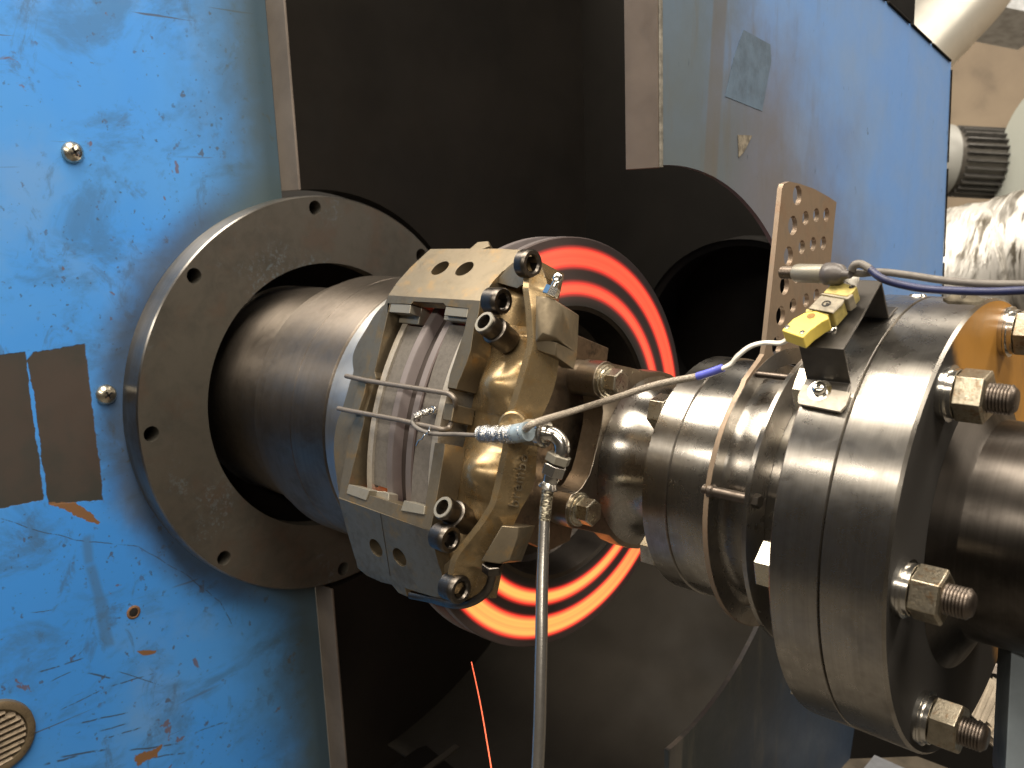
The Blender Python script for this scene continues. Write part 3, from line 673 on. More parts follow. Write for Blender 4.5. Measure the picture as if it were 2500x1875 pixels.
for k in range(NS + 1):
    s_ = s_hi + (s_lo - s_hi) * k / NS
    endd = max(0, abs(s_) - .088) * .30
    xr = sm(s_, crR); xl = xr - .0062
    v0 = sm(s_, vall, .006)
    bulge = gss(s_, .026, .0155) + gss(s_, -.031, .0155)
    hv = .1455 + .0155 * bulge - .004 * max(0, min(1, (abs(s_) - .06) / .01))
    hv2 = .1520 + .0125 * bulge - .0095 * max(0, min(1, (abs(s_) - .060) / .008))
    cr = .1665 - endd
    span = xl - v0; vin = .0300 if abs(s_) < .068 else .0300 - min(1, (abs(s_) - .068) / .004) * .018
    row = [(vin, .108), (vin, .1475 - endd * 1.6), (v0 - .003, .1480 - endd * 1.6)]
    for j in range(1, 10):
        f_ = j / 10; arch = math.sin(PI * min(1, f_ * 1.05)) ** .7
        row.append((v0 + span * f_, .1465 - endd + (hv2 - .1465) * arch * (1 if bulge > .3 else .9) + .004 * f_ ** 3))
    row += [(xl - .0012, .1500), (xl, cr - .0006), (xl + .0006, cr), (xr - .0006, cr), (xr, cr - .0008)]
    hl = sm(s_, lower, .004)
    xo = xr + .0085 if abs(s_) < .09 else xr + .0055
    row += [(xr + (xo - xr) * .5, (cr + hl) / 2), (xo, hl), (xo - .010, hl - .007), (.052, .108)]
    rows.append((s_, row))
m = len(rows[0][1]); vs = []; fs = []
for s_, row in rows:
    for x_, h_ in row: vs.append(cw(x_, s_, h_))
for k in range(NS):
    for j in range(m): fs.append((k * m + j, k * m + (j + 1) % m, (k + 1) * m + (j + 1) % m, (k + 1) * m + j))
fs += [tuple(range(m)), tuple(NS * m + j for j in range(m))]
part('inboard_half', (vs, fs), 'caliper_cast', cal, smooth=38)
# filling piece between the top facet and the crest (concave corner) top and bottom
def hull(name, pts, mat, parent, bevel=.0006):
    bm = bmesh.new(); org = world_loc(parent)
    for p in pts: bm.verts.new(V(p) - org)
    bmesh.ops.convex_hull(bm, input=bm.verts)
    bmesh.ops.delete(bm, geom=[v for v in bm.verts if not v.link_faces], context='VERTS')
    bmesh.ops.dissolve_limit(bm, angle_limit=math.radians(1), verts=bm.verts, edges=bm.edges)
    me = bpy.data.meshes.new(name); bm.to_mesh(me); bm.free(); me.materials.append(M[mat]); finish(me, 30)
    o = bpy.data.objects.new(name, me); COL.objects.link(o); o.parent = parent
    if bevel:
        b = o.modifiers.new('bevel', 'BEVEL'); b.width = bevel; b.segments = 2; b.limit_method = 'ANGLE'; b.angle_limit = math.radians(30)
    return o
def cpt(q, h): return W(cph(*q, h))
# end ears carrying the outer bolts
hull('end_ear', [cpt(a4(1500, 360), .150), cpt(a4(1650, 240), .152), cpt(a4(1700, 200), .147), cpt(a4(1790, 250), .150), cpt(a4(1840, 400), .154), cpt(a4(1720, 420), .160), cpt(a4(1630, 300), .158), cpt(a4(1620, 490), .157), cpt(a4(1440, 440), .152),
                 cpt(a4(1700, 200), .12), cpt(a4(1840, 400), .12), cpt(a4(1500, 360), .12)], 'caliper', cal)
hull('end_ear', [cpt(a5(1080, 1370), .150), cpt(a5(1165, 1135), .153), cpt(a5(1400, 900), .157), cpt(a5(1340, 1180), .150), cpt(a5(1230, 1330), .146), cpt(a5(1110, 1470), .142), cpt(a5(1020, 1230), .150),
                 cpt(a5(1080, 1370), .12), cpt(a5(1340, 1180), .12), cpt(a5(1110, 1470), .12)], 'caliper', cal)
# faceted bosses on the outer side: top with the bleed nipple, bottom with the transfer pipe
hull('bleed_boss', [W(cpx(*a4(*q), x_)) for q, x_ in (((1765, 545), .088), ((1860, 548), .096), ((1905, 570), .099), ((1975, 622), .1045), ((1970, 700), .1045), ((1925, 870), .1035), ((1815, 835), .0985), ((1760, 900), .0925))] +
     [W((.082, .080, .145)), W((.095, .080, .135)), W((.082, .055, .14)), W((.100, .055, .135))], 'caliper', cal)
hull('pipe_boss', [W(cpx(*a5(*q), x_)) for q, x_ in (((1500, 895), .091), ((1632, 905), .098), ((1625, 990), .0985), ((1562, 1165), .0965), ((1480, 1190), .091), ((1420, 1180), .086), ((1340, 1170), .080), ((1480, 940), .088))] +
     [W((.078, -.058, .14)), W((.095, -.056, .135)), W((.072, -.082, .14)), W((.090, -.080, .135))], 'caliper', cal)
# shoulder block in the middle of the outer side
hull('side_shoulder', [W(cpx(*a4(*q), x_)) for q, x_ in (((1760, 850), .0925), ((1925, 905), .1020), ((1920, 1010), .1020), ((1770, 960), .0925))] + [W((.09, .056, .135)), W((.1, .056, .135)), W((.09, .045, .135)), W((.1, .045, .135))], 'caliper', cal)
# port boss for the hose fitting
pb = W(cpx(*a4(1660, 1530), .090))
part('port_boss', lathe([(0, .0085), (.012, .0085), (.013, .0075), (.013, .001)], pb - V((.006, 0, 0)), V((.55, -.8, .1)).normalized(), 32), 'caliper_cast', cal)
# abutment plates
def abut(q4, h, th, name='abutment'):
    lp = [cph(*q, h)[:2] for q in q4]; return part(name, slab(lp, [], lambda a_, b_: cw(a_, b_, h), -CN * th), 'insert', cal, smooth=30, bevel=.0005)
abut([a4(645, 605), a4(800, 612), a4(790, 680), a4(630, 668)], .1675, .011)
abut([a4(1068, 628), a4(1243, 640), a4(1230, 710), a4(1055, 692)], .1675, .011)
abut([a5(318, 575), a5(480, 622), a5(452, 700), a5(302, 645)], .1690, .011)
abut([a5(487, 624), a5(600, 632), a5(630, 650), a5(628, 700), a5(600, 718), a5(462, 700)], .1620, .009)
abut([a5(745, 700), a5(905, 745), a5(900, 810), a5(720, 778)], .1692, .011)
for sa_, sb_ in ((.0640, .0745), (-.0715, -.0645)):
    part('abutment_wall', cbox(.0015, .0305, sa_, sb_, .108, .1635 if sa_ > 0 else .1660), 'insert', cal, smooth=30, bevel=.0006)
part('abutment_wall', cbox(-.0520, -.0300, .0600, .0745, .108, .1575), 'insert', cal, smooth=30, bevel=.0006)
# bolts ---------------------------------------------------------------
def socket_bolt(parent, P, axis, r, L, mat='blackbolt', sock=.55, name='cap_bolt', face=None):
    x, y, z = basis(axis)
    prof = [(-L, r * .96), (-L * .35, r), (-.0012, r), (0, r * .90), (0, r * .66), (-.0015, r * sock)]
    o = part(name, lathe(prof, P, axis, 40, closed=False), mat, parent, smooth=40)
    # hex socket walls and bottom
    vs = []; n6 = 24
    for d_ in (-.0012, -r * .9):
        for i in range(n6):
            a_ = i * 2 * PI / n6; hx = math.cos(PI / 6) / math.cos((a_ % (PI / 3)) - PI / 6); vs.append(V(P) + z * d_ + (x * math.cos(a_) + y * math.sin(a_)) * r * sock * hx * 1.04)
    fs = [(i, (i + 1) % n6, n6 + (i + 1) % n6, n6 + i) for i in range(n6)] + [tuple(n6 + i for i in range(n6))]
    part('hex_socket', (vs, fs), face or mat, o, smooth=20)
    return o
XA = V((1, 0, 0))
ob = socket_bolt(cal, W(cpx(*a4(1515, 588), .059)), XA, .0089, .0125)
socket_bolt(cal, W(cpx(*a4(1742, 298), .0735)), XA, .0094, .0085)
socket_bolt(cal, W(cpx(*a5(1112, 1005), .058)), XA, .0089, .0125)
socket_bolt(cal, W(cpx(*a5(1190, 1395), .0665)), XA, .0092, .0125)
for q, x_ in ((a4(1362, 742), .056), (a5(1042, 752), .050)):
    P = W(cpx(*q, x_)); axis = (CN + CT * .30 - V((.04, 0, 0))).normalized()
    b_ = socket_bolt(cal, P, axis, .0077, .0105, 'blackbolt', .60, 'mounting_bolt', 'blackbolt')
    part('bright_face', lathe([(-.0010, .0075), (.0001, .0070), (.0001, .0051)], P, axis, 40, closed=False), 'insert', b_)
    part('washer', lathe([(-.0160, .0092), (-.0112, .0092), (-.0108, .0088), (-.0106, .0070)], P, axis, 40, closed=False), 'blackbolt', b_)
    part('spacer', lathe([(-.026, .0086), (-.0160, .0086)], P, axis, 40, closed=False), 'blackbolt', b_)
# bleed nipple
P = W(cpx(*a4(1870, 545), .098)); ax = (CT * .95 + V((.20, 0, 0)) + CN * -.12).normalized()
nb_ = part('bleed_nipple', hexp(P, ax, .0085, .006, 10), 'chrome', cal, smooth=20)
part('nipple_tip', lathe([(.006, .0026), (.009, .0024), (.010, .0034), (.0125, .0035), (.0145, .0026), (.0152, .001)], P, ax, 24), 'chrome', nb_)
# transfer pipe between the halves
pipe = [a5(1430, 1195), a5(1430, 1260), a5(1400, 1370), a5(1330, 1450), a5(1220, 1500), a5(1100, 1500), a5(950, 1460), a5(800, 1430)]
pp = [W(cpx(*q, x_)) for q, x_ in zip(pipe, (.083, .082, .078, .072, .060, .045, .02, 0))]
part('transfer_pipe', tube(pp, .0028, 12, 8), 'blackbolt', cal)
part('pipe_nut', hexp(pp[0] + (pp[0] - pp[1]).normalized() * .001, (pp[1] - pp[0]), .0115, .006, 5), 'blackbolt', cal, smooth=20)
# raised lettering on the outer side
def text_mesh(name, body_, size, depth, o, ux, uy, mat, parent):
    cu = bpy.data.curves.new(name, 'FONT'); cu.body = body_; cu.size = size; cu.extrude = depth; cu.align_x = 'LEFT'; cu.space_character = 1.14
    ob_ = bpy.data.objects.new(name, cu); COL.objects.link(ob_)
    me = bpy.data.meshes.new_from_object(ob_.evaluated_get(bpy.context.evaluated_depsgraph_get()))
    bpy.data.objects.remove(ob_)
    uz = ux.cross(uy); MM = Matrix((ux, uy, uz)).transposed().to_4x4(); MM.translation = V(o) - world_loc(parent)
    me.transform(MM); me.materials.clear(); me.materials.append(M[mat]); me.name = name
    n_ = bpy.data.objects.new(name, me); COL.objects.link(n_); n_.parent = parent; return n_
t0 = W(cpx(*a5(1615, 755), .0930)); t1 = W(cpx(*a5(1712, 262), .0930))
side_n = (W((.0085 / 2, 0, -.008)) - W((0, 0, 0))).normalized()
ux = (t1 - t0).normalized(); uy = ((V((-.0085, 0, 0)) + CN * .0165)).normalized(); uy = (uy - ux * uy.dot(ux)).normalized()
text_mesh('raised_lettering', 'brembo', .0094, .0017, t0 - uy * .000 + ux.cross(uy) * .0013, ux, uy, 'caliper', cal)

# ---- pads
for nm, xb, xf, sgn, lab in (('brake_pad', -.0490, -.0278, 1, 'outer brake pad with pale backing plate left of the disc edge'), ('brake_pad', .0225, .0003, -1, 'inner brake pad right of the disc edge under the caliper window')):
    pad = thing(nm, lab, 'brake pad', cw((xb + xf) / 2, 0, .13), 'brake pads squeezing the disc')
    tb = .0055 * sgn
    def padout(s0, s1, h0, hmid, drop, ears=False):
        pts_ = []
        for k in range(25):
            s_ = s0 + (s1 - s0) * k / 24; pts_.append((s_, hmid - drop * (2 * (s_ - (s0 + s1) / 2) / (s1 - s0)) ** 2))
        return pts_ + [(s1, h0), (s0, h0)]
    bo = padout(-.0625, .0625, .11, .1655, .0105)
    hs = [circ(-.0575, .1515, .0022, 14), circ(.0575, .1515, .0022, 14)]
    part('backing_plate', slab(bo, hs, lambda a_, b_: cw(xb, a_, b_), V((tb, 0, 0))), 'backing', pad, smooth=30, bevel=.0007)
    fo = padout(-.0580, .0590, .112, .1635, .0095) if sgn > 0 else padout(-.0635, .0630, .112, .1640, .0085)
    part('friction_block', slab(fo, [], lambda a_, b_: cw(xb + tb, a_, b_), V((xf - xb - tb, 0, 0))), 'pad', pad, smooth=30, bevel=.0006)
    if sgn > 0:
        # wear slot
        c0 = W(cph(*a4(637, 1368), .1628)); 
        part('wear_slot', boxv([c0 + V((dx, 0, 0)) + CT * ds + CN * dh for dh in (-.002, .0002) for dx, ds in ((-.0045, -.0016), (.0050, -.0016), (.0050, .0018), (-.0045, .0018))]), plain('slot shade', (.03, .012, .010), .8), pad, smooth=0)
# ---- retaining clip
cl = [a4(300, 1163), a4(390, 1183), a4(500, 1205), a4(800, 1252), a4(1010, 1285), a4(1090, 1300), a4(1130, 1330), a4(1143, 1370), a4(1140, 1440), a4(1110, 1530), a4(1085, 1570), a4(1030, 1572), a4(900, 1545), a4(700, 1500), a4(430, 1450), a4(330, 1432), a4(240, 1413)]
hh = [.1735] * 7 + [.171, .165, .166, .168] + [.1735] * 6
cp_ = [W(cph(*q, h_)) for q, h_ in zip(cl, hh)]
clip = thing('retaining_clip', 'bent wire retaining clip with two pins across the caliper window', 'retaining clip', cp_[0])
part('wire', tube(cp_, .00175, 14, 8), metal_mat('clip wire', (.20, .17, .14), (.10, .085, .07), .42, .1, metal=.5, nscale=150, grime=.6), clip)

# ================================================================== mounting bracket, torque shaft
br = thing('caliper_bracket', 'heat tinted steel caliper bracket with two bosses behind the caliper', 'bracket', (.06, -.05, -.05))
pA = [atx(*b6(*q), .055) for q in ((60, 560), (235, 640), (590, 790), (575, 905), (640, 930))] + [atx(*q, .055) for q in ((1420, 1180), (1392, 1320), (1340, 1345), (1230, 1300), (1230, 900))]
part('adapter_plate', slab([(p.y, p.z) for p in pA], [], lambda y, z: V((.055, y, z)), V((-.014, 0, 0))), 'plate', br, smooth=30, bevel=.0008)
XB = .080
B1 = atx(1478, 930, XB); B2 = atx(1412, 1243, XB)
def yoke():
    p = []
    c1 = (B1.y, B1.z); c2 = (B2.y, B2.z); rb = .0138
    a1 = math.atan2(B1.z, B1.y); a2 = math.atan2(B2.z, B2.y)
    for k in range(11): g = a1 + math.radians(-75 + 160 * k / 10); p.append((c1[0] + rb * math.cos(g), c1[1] + rb * math.sin(g)))
    q = []
    for k in range(9): g = a2 + math.radians(-75 + 150 * k / 8); q.append((c2[0] + rb * math.cos(g), c2[1] + rb * math.sin(g)))
    a1d = math.degrees(a1) ; a2d = math.degrees(a2) % 360
    inner = [(lambda P_: (P_.y, P_.z))(atx(*q_, XB)) for q_ in ((1463, 962), (1470, 980), (1472, 1006), (1467, 1049), (1458, 1089), (1450, 1125), (1440, 1158), (1423, 1188), (1405, 1206))]
    back = [(.0675 * math.cos(math.radians(g)), .0675 * math.sin(math.radians(g))) for g in range(int(a2d) + 32, int(a1d) + 360 - 30, 12)]
    return p + inner + q + back
part('yoke', slab(yoke(), [], lambda y, z: V((XB, y, z)), V((-.017, 0, 0))), 'yoke', br, smooth=35, bevel=.001)
wedge = [atx(*b6(*q), .073) for q in ((600, 905), (1075, 1095), (1060, 1160), (960, 1200), (640, 1180))]
part('gusset', slab([(p.y, p.z) for p in wedge], [], lambda y, z: V((.073, y, z)), V((-.008, 0, 0))), metal_mat('steel with painted glow light', (.40, .28, .14), (.2, .13, .06), .4, .1, nscale=40, grime=.5), br, smooth=30, bevel=.0006)  # orange light of the disc's glow painted into the steel colour
for Bc in (B1, B2):
    part('boss', lathe([(-.030, .0128), (-.0005, .0128), (.0, .0124), (.0, .006)], Bc, XA, 40, closed=False), 'yoke', br)
    wsh = part('bolt', hexp(Bc + V((.0035, 0, 0)), XA, .0165, .0105, 20), 'zinc', br, smooth=20, bevel=.0004)
    part('washer', lathe([(.0, .0118), (.0018, .0118), (.0022, .0112), (.0022, .0105), (.0036, .0103), (.004, .0098), (.004, .005)], Bc, XA, 40, closed=False), 'zinc', wsh)
    part('head_dish', lathe([(.0141, .0070), (.0138, .0060), (.0138, .0001)], Bc, XA, 32, closed=False), 'zinc', wsh)

ts = thing('torque_shaft', 'thick stepped steel torque shaft coupled to the caliper bracket on the right', 'shaft', (.2, 0, -.08))
part('neck_tube', lathe([(.040, .048), (.078, .050), (.0802, .0640), (.0812, .0600), (.0832, .0565), (.0862, .0535), (.090, .0515), (.0945, .0505), (.100, .0502), (.126, .0503), (.131, .053)], seg=128, closed=False), 'steel', ts)
part('front_flange', lathe([(.1305, .045), (.1305, .0805), (.1318, .0834), (.1494, .0836), (.1499, .0830), (.1500, .0815)], seg=160, closed=False), 'steel', ts)
part('coupling_body', lathe([(.1500, .0815), (.1504, .0825), (.1800, .0827), (.1812, .0822), (.1815, .0765), (.2120, .0765), (.232, .0765), (.247, .080)], seg=160, closed=False), 'steel', ts)
part('large_flange', lathe([(.2463, .06), (.2463, .1302), (.2476, .1318), (.2734, .1318), (.2738, .1312), (.2739, .120)], seg=192, closed=False), 'flange', ts)
part('rear_flange', lathe([(.2747, .120), (.2748, .1312), (.2752, .1318), (.3068, .1325), (.3084, .1310)], seg=192, closed=False), 'flange', ts)
part('flange_groove', lathe([(.2738, .1288), (.2748, .1288)], seg=192, closed=False), 'hole', ts)
tO = NT('orange paint with painted shade'); nn1 = tO.noise(18, 5, .6); nn2 = tO.noise(50, 4, .6)
oX, oY, oZ = tO.xyz(); lit_msk = tO.ss(tO.math('ADD', tO.math('ADD', oY, tO.math('MULTIPLY', nn1, .04)), tO.math('MULTIPLY', oZ, .55)), .062, .078)  # orange kept where light falls; shade on the rest painted near black
tO.fin(tO.mix(lit_msk, (.010, .008, .006), tO.mix(tO.ss(nn1, .45, .7, 0, .6), (.40, .19, .03), (.20, .10, .03))), tO.math('MULTIPLY_ADD', lit_msk, -.35, .85), 0.1, tO.bump(nn2, .3, .0004)); M['orange'] = tO.m
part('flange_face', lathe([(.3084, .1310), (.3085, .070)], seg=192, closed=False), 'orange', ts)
part('rear_shaft', lathe([(.3086, .083), (.3094, .0815), (.3135, .0725), (.3168, .0660), (.3172, .0650), (.3180, .0640), (.62, .0640)], seg=160, closed=False), 'greasy', ts)
# hexagon heads
def hexhead(P, axis, af, L, rotd): return part('hex_head', hexp(P, axis, af, L, rotd), 'zinc', ts, smooth=20, bevel=.0004)
for g in (48, -36, 138, -126): hexhead(rp(.1303, .0705, g), (-1, 0, 0), .022, .012, g)
for g in (-2, 49.4, -53.4, 101, 152, -105, 204): hexhead(rp(.2462, .1135, g), (-1, 0, 0), .024, .0115, g + 20)
def thread(P, r, L, pitch=.0016):
    prof_ = [(0, r * .9)]; k = 0
    while k * pitch < L - pitch: prof_ += [(k * pitch + pitch * .3, r), (k * pitch + pitch * .55, r), (k * pitch + pitch * .95, r * .90)]; k += 1
    prof_ += [(L, r * .86), (L + .0012, r * .72)]
    return lathe(prof_, P, XA, 36)
for g in (104.5, 53.4, 1.2, -49):
    P = rp(.3084, .1145, g)
    nt = part('stud_nut', hexp(P + V((0.0072, 0, 0)), XA, .0240, .0145, g + 15), 'nut', ts, smooth=20, bevel=.0005)
    part('washer', lathe([(0, .0142), (.0025, .0142), (.0028, .0137), (.0030, .0147), (.0042, .0147), (.0044, .0130), (.0072, .0130), (.0074, .0122)], P, XA, 40, closed=False), 'bright', nt)
    part('threaded_stud', thread(P + V((.0212, 0, 0)), .0076, .0115), 'stud', nt, smooth=50)

# ---- clamp rings + perforated plate
pf = thing('perforated_bracket', 'upright perforated steel plate growing out of a clamp ring on the shaft', 'bracket', (.186, 0, -.09))
def PX(q, x): p = atx(*q, x); return (p.y, p.z)
xp = .187
ol = [PX(r3(*q), xp) for q in ((905, 1020), (915, 993), (945, 980), (1000, 992), (1080, 1020), (1160, 1065), (1200, 1092), (1190, 1180), (1170, 1400))]
ol += [(.058, .11), (.050, .088), (.043, .084)]
R1o = .0945
ol += [(R1o * math.cos(math.radians(g)), R1o * math.sin(math.radians(g))) for g in range(58, -242, -6)][:]
ol += [PX(b6(*q), xp) for q in ((1650, 1035), (1700, 965), (1755, 890), (1788, 838), (1800, 760))]
hl = [((988, 1055), .0062), ((963, 1218), .0062), ((940, 1383), .0062)]
hs = [circ(*PX(r3(*q), xp), rr_, 24) for q, rr_ in hl] + [circ(*PX(b6(*q), xp), .0062, 24) for q in ((1945, 305), (1915, 540), (1885, 770))]
hs += [circ(*PX(r3(*q), xp), .0046, 20) for q in ((1032, 1178), (1090, 1162), (1145, 1160), (1012, 1335), (1073, 1318), (1128, 1313))]
hs += [circ(*PX(b6(*q), xp), .0046, 20) for q in ((2037, 235), (2010, 460), (2110, 420), (2190, 385), (1990, 665), (2080, 640))]
hs.append(circ(0, 0, .0832, 96))
part('perforated_plate', slab(ol, hs, lambda y, z: V((xp, y, z)), V((-.0032, 0, 0))), 'perf', pf, smooth=30, bevel=.0004)
part('clamp_ring', lathe([(.2115, .0770), (.2115, .0975), (.2119, .0980), (.2146, .0980), (.2150, .0975), (.2150, .0770)], seg=160, closed='ring'), 'flange', pf)
part('clamp_ring', lathe([(.1838, .0832), (.1838, .0940), (.1872, .0940), (.1872, .0832)], seg=160, closed='ring'), 'flange', pf)
for g, x0_, x1_ in ((13, .1815, .2195), (66, .187, .212)):
    A = rp(x0_, .0915, g); L_ = x1_ - x0_
    if g == 13:
        rod = part('spacer_rod', lathe([(0, .0034), (.003, .0034), (.004, .0045), (.0065, .0045), (.0075, .0034), (L_ - .006, .0034)], A, XA, 28), 'stud', pf)
        part('nut', hexp(A + V((L_ - .005, 0, 0)), XA, .0075, .0045, 12), 'blackbolt', rod, smooth=20)
    else: part('spacer_rod', lathe([(0, .0022), (L_, .0022)], A, XA, 20), 'stud', pf)
# ---- black top hat bracket on the large flange
th = thing('black_saddle_bracket', 'black folded sheet steel saddle bracket screwed on top of the large flange', 'bracket', rp(.258, .1335, 45))
x0_, x1_ = .2462, .2705; R_ = .1326; tk = .0014
pr = []
def pol(r_, g): return V((0, -r_ * math.cos(math.radians(g)), r_ * math.sin(math.radians(g))))
nearfoot0 = pol(R_ + .0003, 39.5); nf1 = pol(R_ + .0003, 46.5); tn = V((0, -.1012, .1155)); tf = V((0, -.0580, .1448)); ff0 = pol(R_ + .0003, 69.8); ff1 = pol(R_ + .0003, 75.5)
path = [nearfoot0, nf1, tn, tf, ff0, ff1]
def thick(path, tk):
    out = []
    for i, p in enumerate(path):
        a_ = path[max(i - 1, 0)]; b_ = path[min(i + 1, len(path) - 1)]
        d1 = (p - a_).normalized() if i > 0 else (b_ - p).normalized(); d2 = (b_ - p).normalized() if i < len(path) - 1 else d1
        n1 = V((0, -d1.z, d1.y)); n2 = V((0, -d2.z, d2.y)); n_ = (n1 + n2).normalized(); out.append(p + n_ * (tk / max(.4, n_.dot(n1))))
    return out
up_ = thick(path, tk if True else -tk)
if up_[2].length < path[2].length: up_ = thick(path, -tk)
poly = path + up_[::-1]
vs = [p + V((x, 0, 0)) for x in (x0_, x1_) for p in poly]; n = len(poly); k6 = len(path)
fs = []
for i in range(k6 - 1):
    fs += [(i, i + 1, n - 2 - i, n - 1 - i), (n + i, n + i + 1, 2 * n - 2 - i, 2 * n - 1 - i)]
for i in range(n): fs.append((i, (i + 1) % n, n + (i + 1) % n, n + i))
part('saddle_sheet', (vs, fs), 'blacksheet', th, smooth=30, bevel=.0005)
fp = [cyl_p for cyl_p in ()]
# clipped corner foot plate beneath
P = rp(.2565, R_ + .0018, 43.2)
pan_screw(th, P, V((0, -math.cos(math.radians(43.2)), math.sin(math.radians(43.2)))), .0036, 'chrome', 'screw', True)
ft = []
for (x_, g) in ((.2462, 41.0), (.2478, 39.2), (.2708, 38.6), (.2728, 40.2), (.2728, 43.5), (.2462, 44.2)): ft.append((x_, g))
part('foot_plate', slab(ft, [], lambda x_, g: rp(x_, R_ + .0026, g), V((0, -math.cos(math.radians(43)), math.sin(math.radians(43)))) * -.0018), 'backing', th, smooth=30)

# ================================================================== wiring
DT = (tf - tn).normalized()                     # along the top sheet
UN = V((0, -DT.z, DT.y)); UN = UN if UN.dot(V((0, -1, 1))) > 0 else -UN
def topq(u_, v_, lift):
    """photo pixel onto a plane lying 'lift' above the saddle's top"""
    o_ = tn + UN * (tk + lift); d = ray(u_, v_); k = (o_ - CC).dot(UN) / d.dot(UN); return CC + d * k
def blk(name, pix, lift, th_, mat, parent, bevel=.0008):
    P_ = [topq(*q, lift) for q in pix]
    o0 = P_[0]; ex = (P_[1] - P_[0]).normalized(); ey = UN.cross(ex)
    lp = [((p - o0).dot(ex), (p - o0).dot(ey)) for p in P_]
    return part(name, slab(lp, [], lambda a_, b_: o0 + ex * a_ + ey * b_, -UN * th_), mat, parent, smooth=30, bevel=bevel)
def z7(x, y): return (1850 + x / 5.53, 580 + y / 5.53)
cn = thing('yellow_plug', 'bright yellow two pin plug on the saddle bracket end of the pale wires', 'plug', topq(*z7(600, 1200), .003))
b_ = blk('plug_shell', [z7(320, 1250), z7(480, 1090), z7(640, 1005), z7(790, 990), z7(945, 1045), z7(960, 1090), z7(860, 1140), z7(720, 1240), z7(605, 1350)], .0125, .0080, 'yellow', cn)
def ringhole(c_, r_, lift, parent, mat='hole'):
    P_ = topq(*c_, lift + .0002); part('hole', lathe([(0, r_), (.0001, .0001)], P_, UN, 24, closed=False), mat, parent)
P_ = topq(*z7(718, 1055), .0127); part('hole', lathe([(0, .0022), (.0001, .0001)], P_, UN, 24, closed=False), plain('amber hole', (.30, .15, .02), .6), b_)
for q in ((400, 1210), (600, 1280)):
    P_ = topq(*z7(*q), .0125); part('screw', lathe([(-.001, .0014), (.0004, .0014), (.0005, .0001)], P_, UN, 16), 'chrome', b_)
blk('strain_relief', [z7(640, 1005), z7(655, 960), z7(730, 965), z7(960, 1040), z7(945, 1048), z7(790, 990)], .0118, .0060, 'yellow_dirty', cn)
c2_ = thing('panel_socket', 'grimy grey yellow socket between the two yellow plugs', 'socket', topq(*z7(930, 900), .003))
b_ = blk('socket_shell', [z7(680, 950), z7(850, 775), z7(1170, 830), z7(1150, 880), z7(1010, 1010)], .0130, .0012, 'greyplastic', c2_)
blk('socket_body', [z7(680, 953), z7(850, 778), z7(1172, 833), z7(1012, 1014)], .0117, .0100, 'yellow_dirty', c2_)
P_ = topq(*z7(925, 890), .0132); part('hole', lathe([(0, .0024), (.0002, .0018), (.0002, .0016)], P_, UN, 24, closed=False), 'hole', b_); part('hole', lathe([(0, .0008), (.0001, .0001)], topq(*z7(935, 893), .0134), UN, 16, closed=False), 'hole', b_)
c3 = thing('dirty_yellow_plug', 'dirty yellow plug behind the socket with white cable end', 'plug', topq(*z7(1150, 700), .003))
b_ = blk('plug_shell', [z7(880, 740), z7(1000, 605), z7(1130, 600), z7(1330, 650), z7(1345, 665), z7(1250, 770), z7(1190, 790)], .0125, .0085, 'yellow_dirty', c3)
blk('plug_collar', [z7(830, 755), z7(880, 740), z7(1210, 790), z7(1250, 750), z7(1300, 765), z7(1210, 830)], .0122, .0085, 'greyplastic', c3)
for q in ((1035, 630), (1275, 670)):
    P_ = topq(*z7(*q), .0125); part('screw', lathe([(-.001, .0015), (.0004, .0015), (.0005, .0001)], P_, UN, 16), 'chrome', b_)
bt = thing('cable_boot', 'white cable end wrap sticking out of the rear plug', 'cable end', topq(*z7(1260, 560), .01))
part('wrap', tube([topq(*z7(1240, 620), .008), topq(*z7(1290, 540), .010), topq(*z7(1290, 480), .012), topq(*z7(1255, 405), .014)], lambda f: .0042 - .0028 * f, 12, 6), 'white', bt)
s_ = thing('terminal_screw', 'small bright screw beside the bright yellow plug', 'screw', topq(*z7(985, 1235), 0))
pan_screw(s_, topq(*z7(980, 1240), 0), UN, .0034, 'chrome')

Dn = .470
cab = [(z7(1265, 440), .470), (z7(1310, 370), .468), (z7(1400, 360), .466), (z7(1520, 430), .462), ((2160, 683), .455), ((2240, 703), .447), ((2330, 710), .44), ((2420, 712), .43), ((2520, 708), .42)]
P_ = [atd(*q, d_) for q, d_ in cab]
blue = thing('blue_cable', 'grey then blue cable looping from the plug to the right edge', 'cable', P_[0])
part('grey_sheath', tube(P_[:4], .0021, 14, 8), 'rubber', blue)
part('blue_jacket', tube(P_[3:], .0020, 14, 8), 'bluecable', blue)
cab = [((2075, 664), .474), ((2105, 668), .47), ((2150, 664), .465), ((2220, 672), .458), ((2300, 684), .448), ((2400, 693), .436), ((2520, 694), .422)]
P_ = [atd(*q, d_) for q, d_ in cab]
grey = thing('grey_cable', 'grey sensor cable running above the blue cable', 'cable', P_[0])
part('jacket', tube(P_, .0019, 14, 8), 'rubber', grey)
sn = thing('speed_sensor', 'cylindrical steel sensor with black rubber boot in the perforated plate', 'sensor', atx(*b6(2040, 230), .19))
A = atd(*z7(560, 480), .500); B = atd(*z7(870, 490), .483); Cn = atd(*z7(1250, 500), .470)
axs = (Cn - A).normalized(); Lb = (B - A).length; Lc = (Cn - A).length
xs_ = A - axs * .010
part('sensor_barrel', lathe([(-.002, .0048), (0, .0051), (Lb, .0051), (Lb + .0005, .0048)], A, axs, 40), 'insert', sn)
part('sensor_thread', lathe([(-.012 + i_ * .0006, .0036 - .0005 * (i_ % 2)) for i_ in range(20)], A, axs, 24), 'stud', sn)
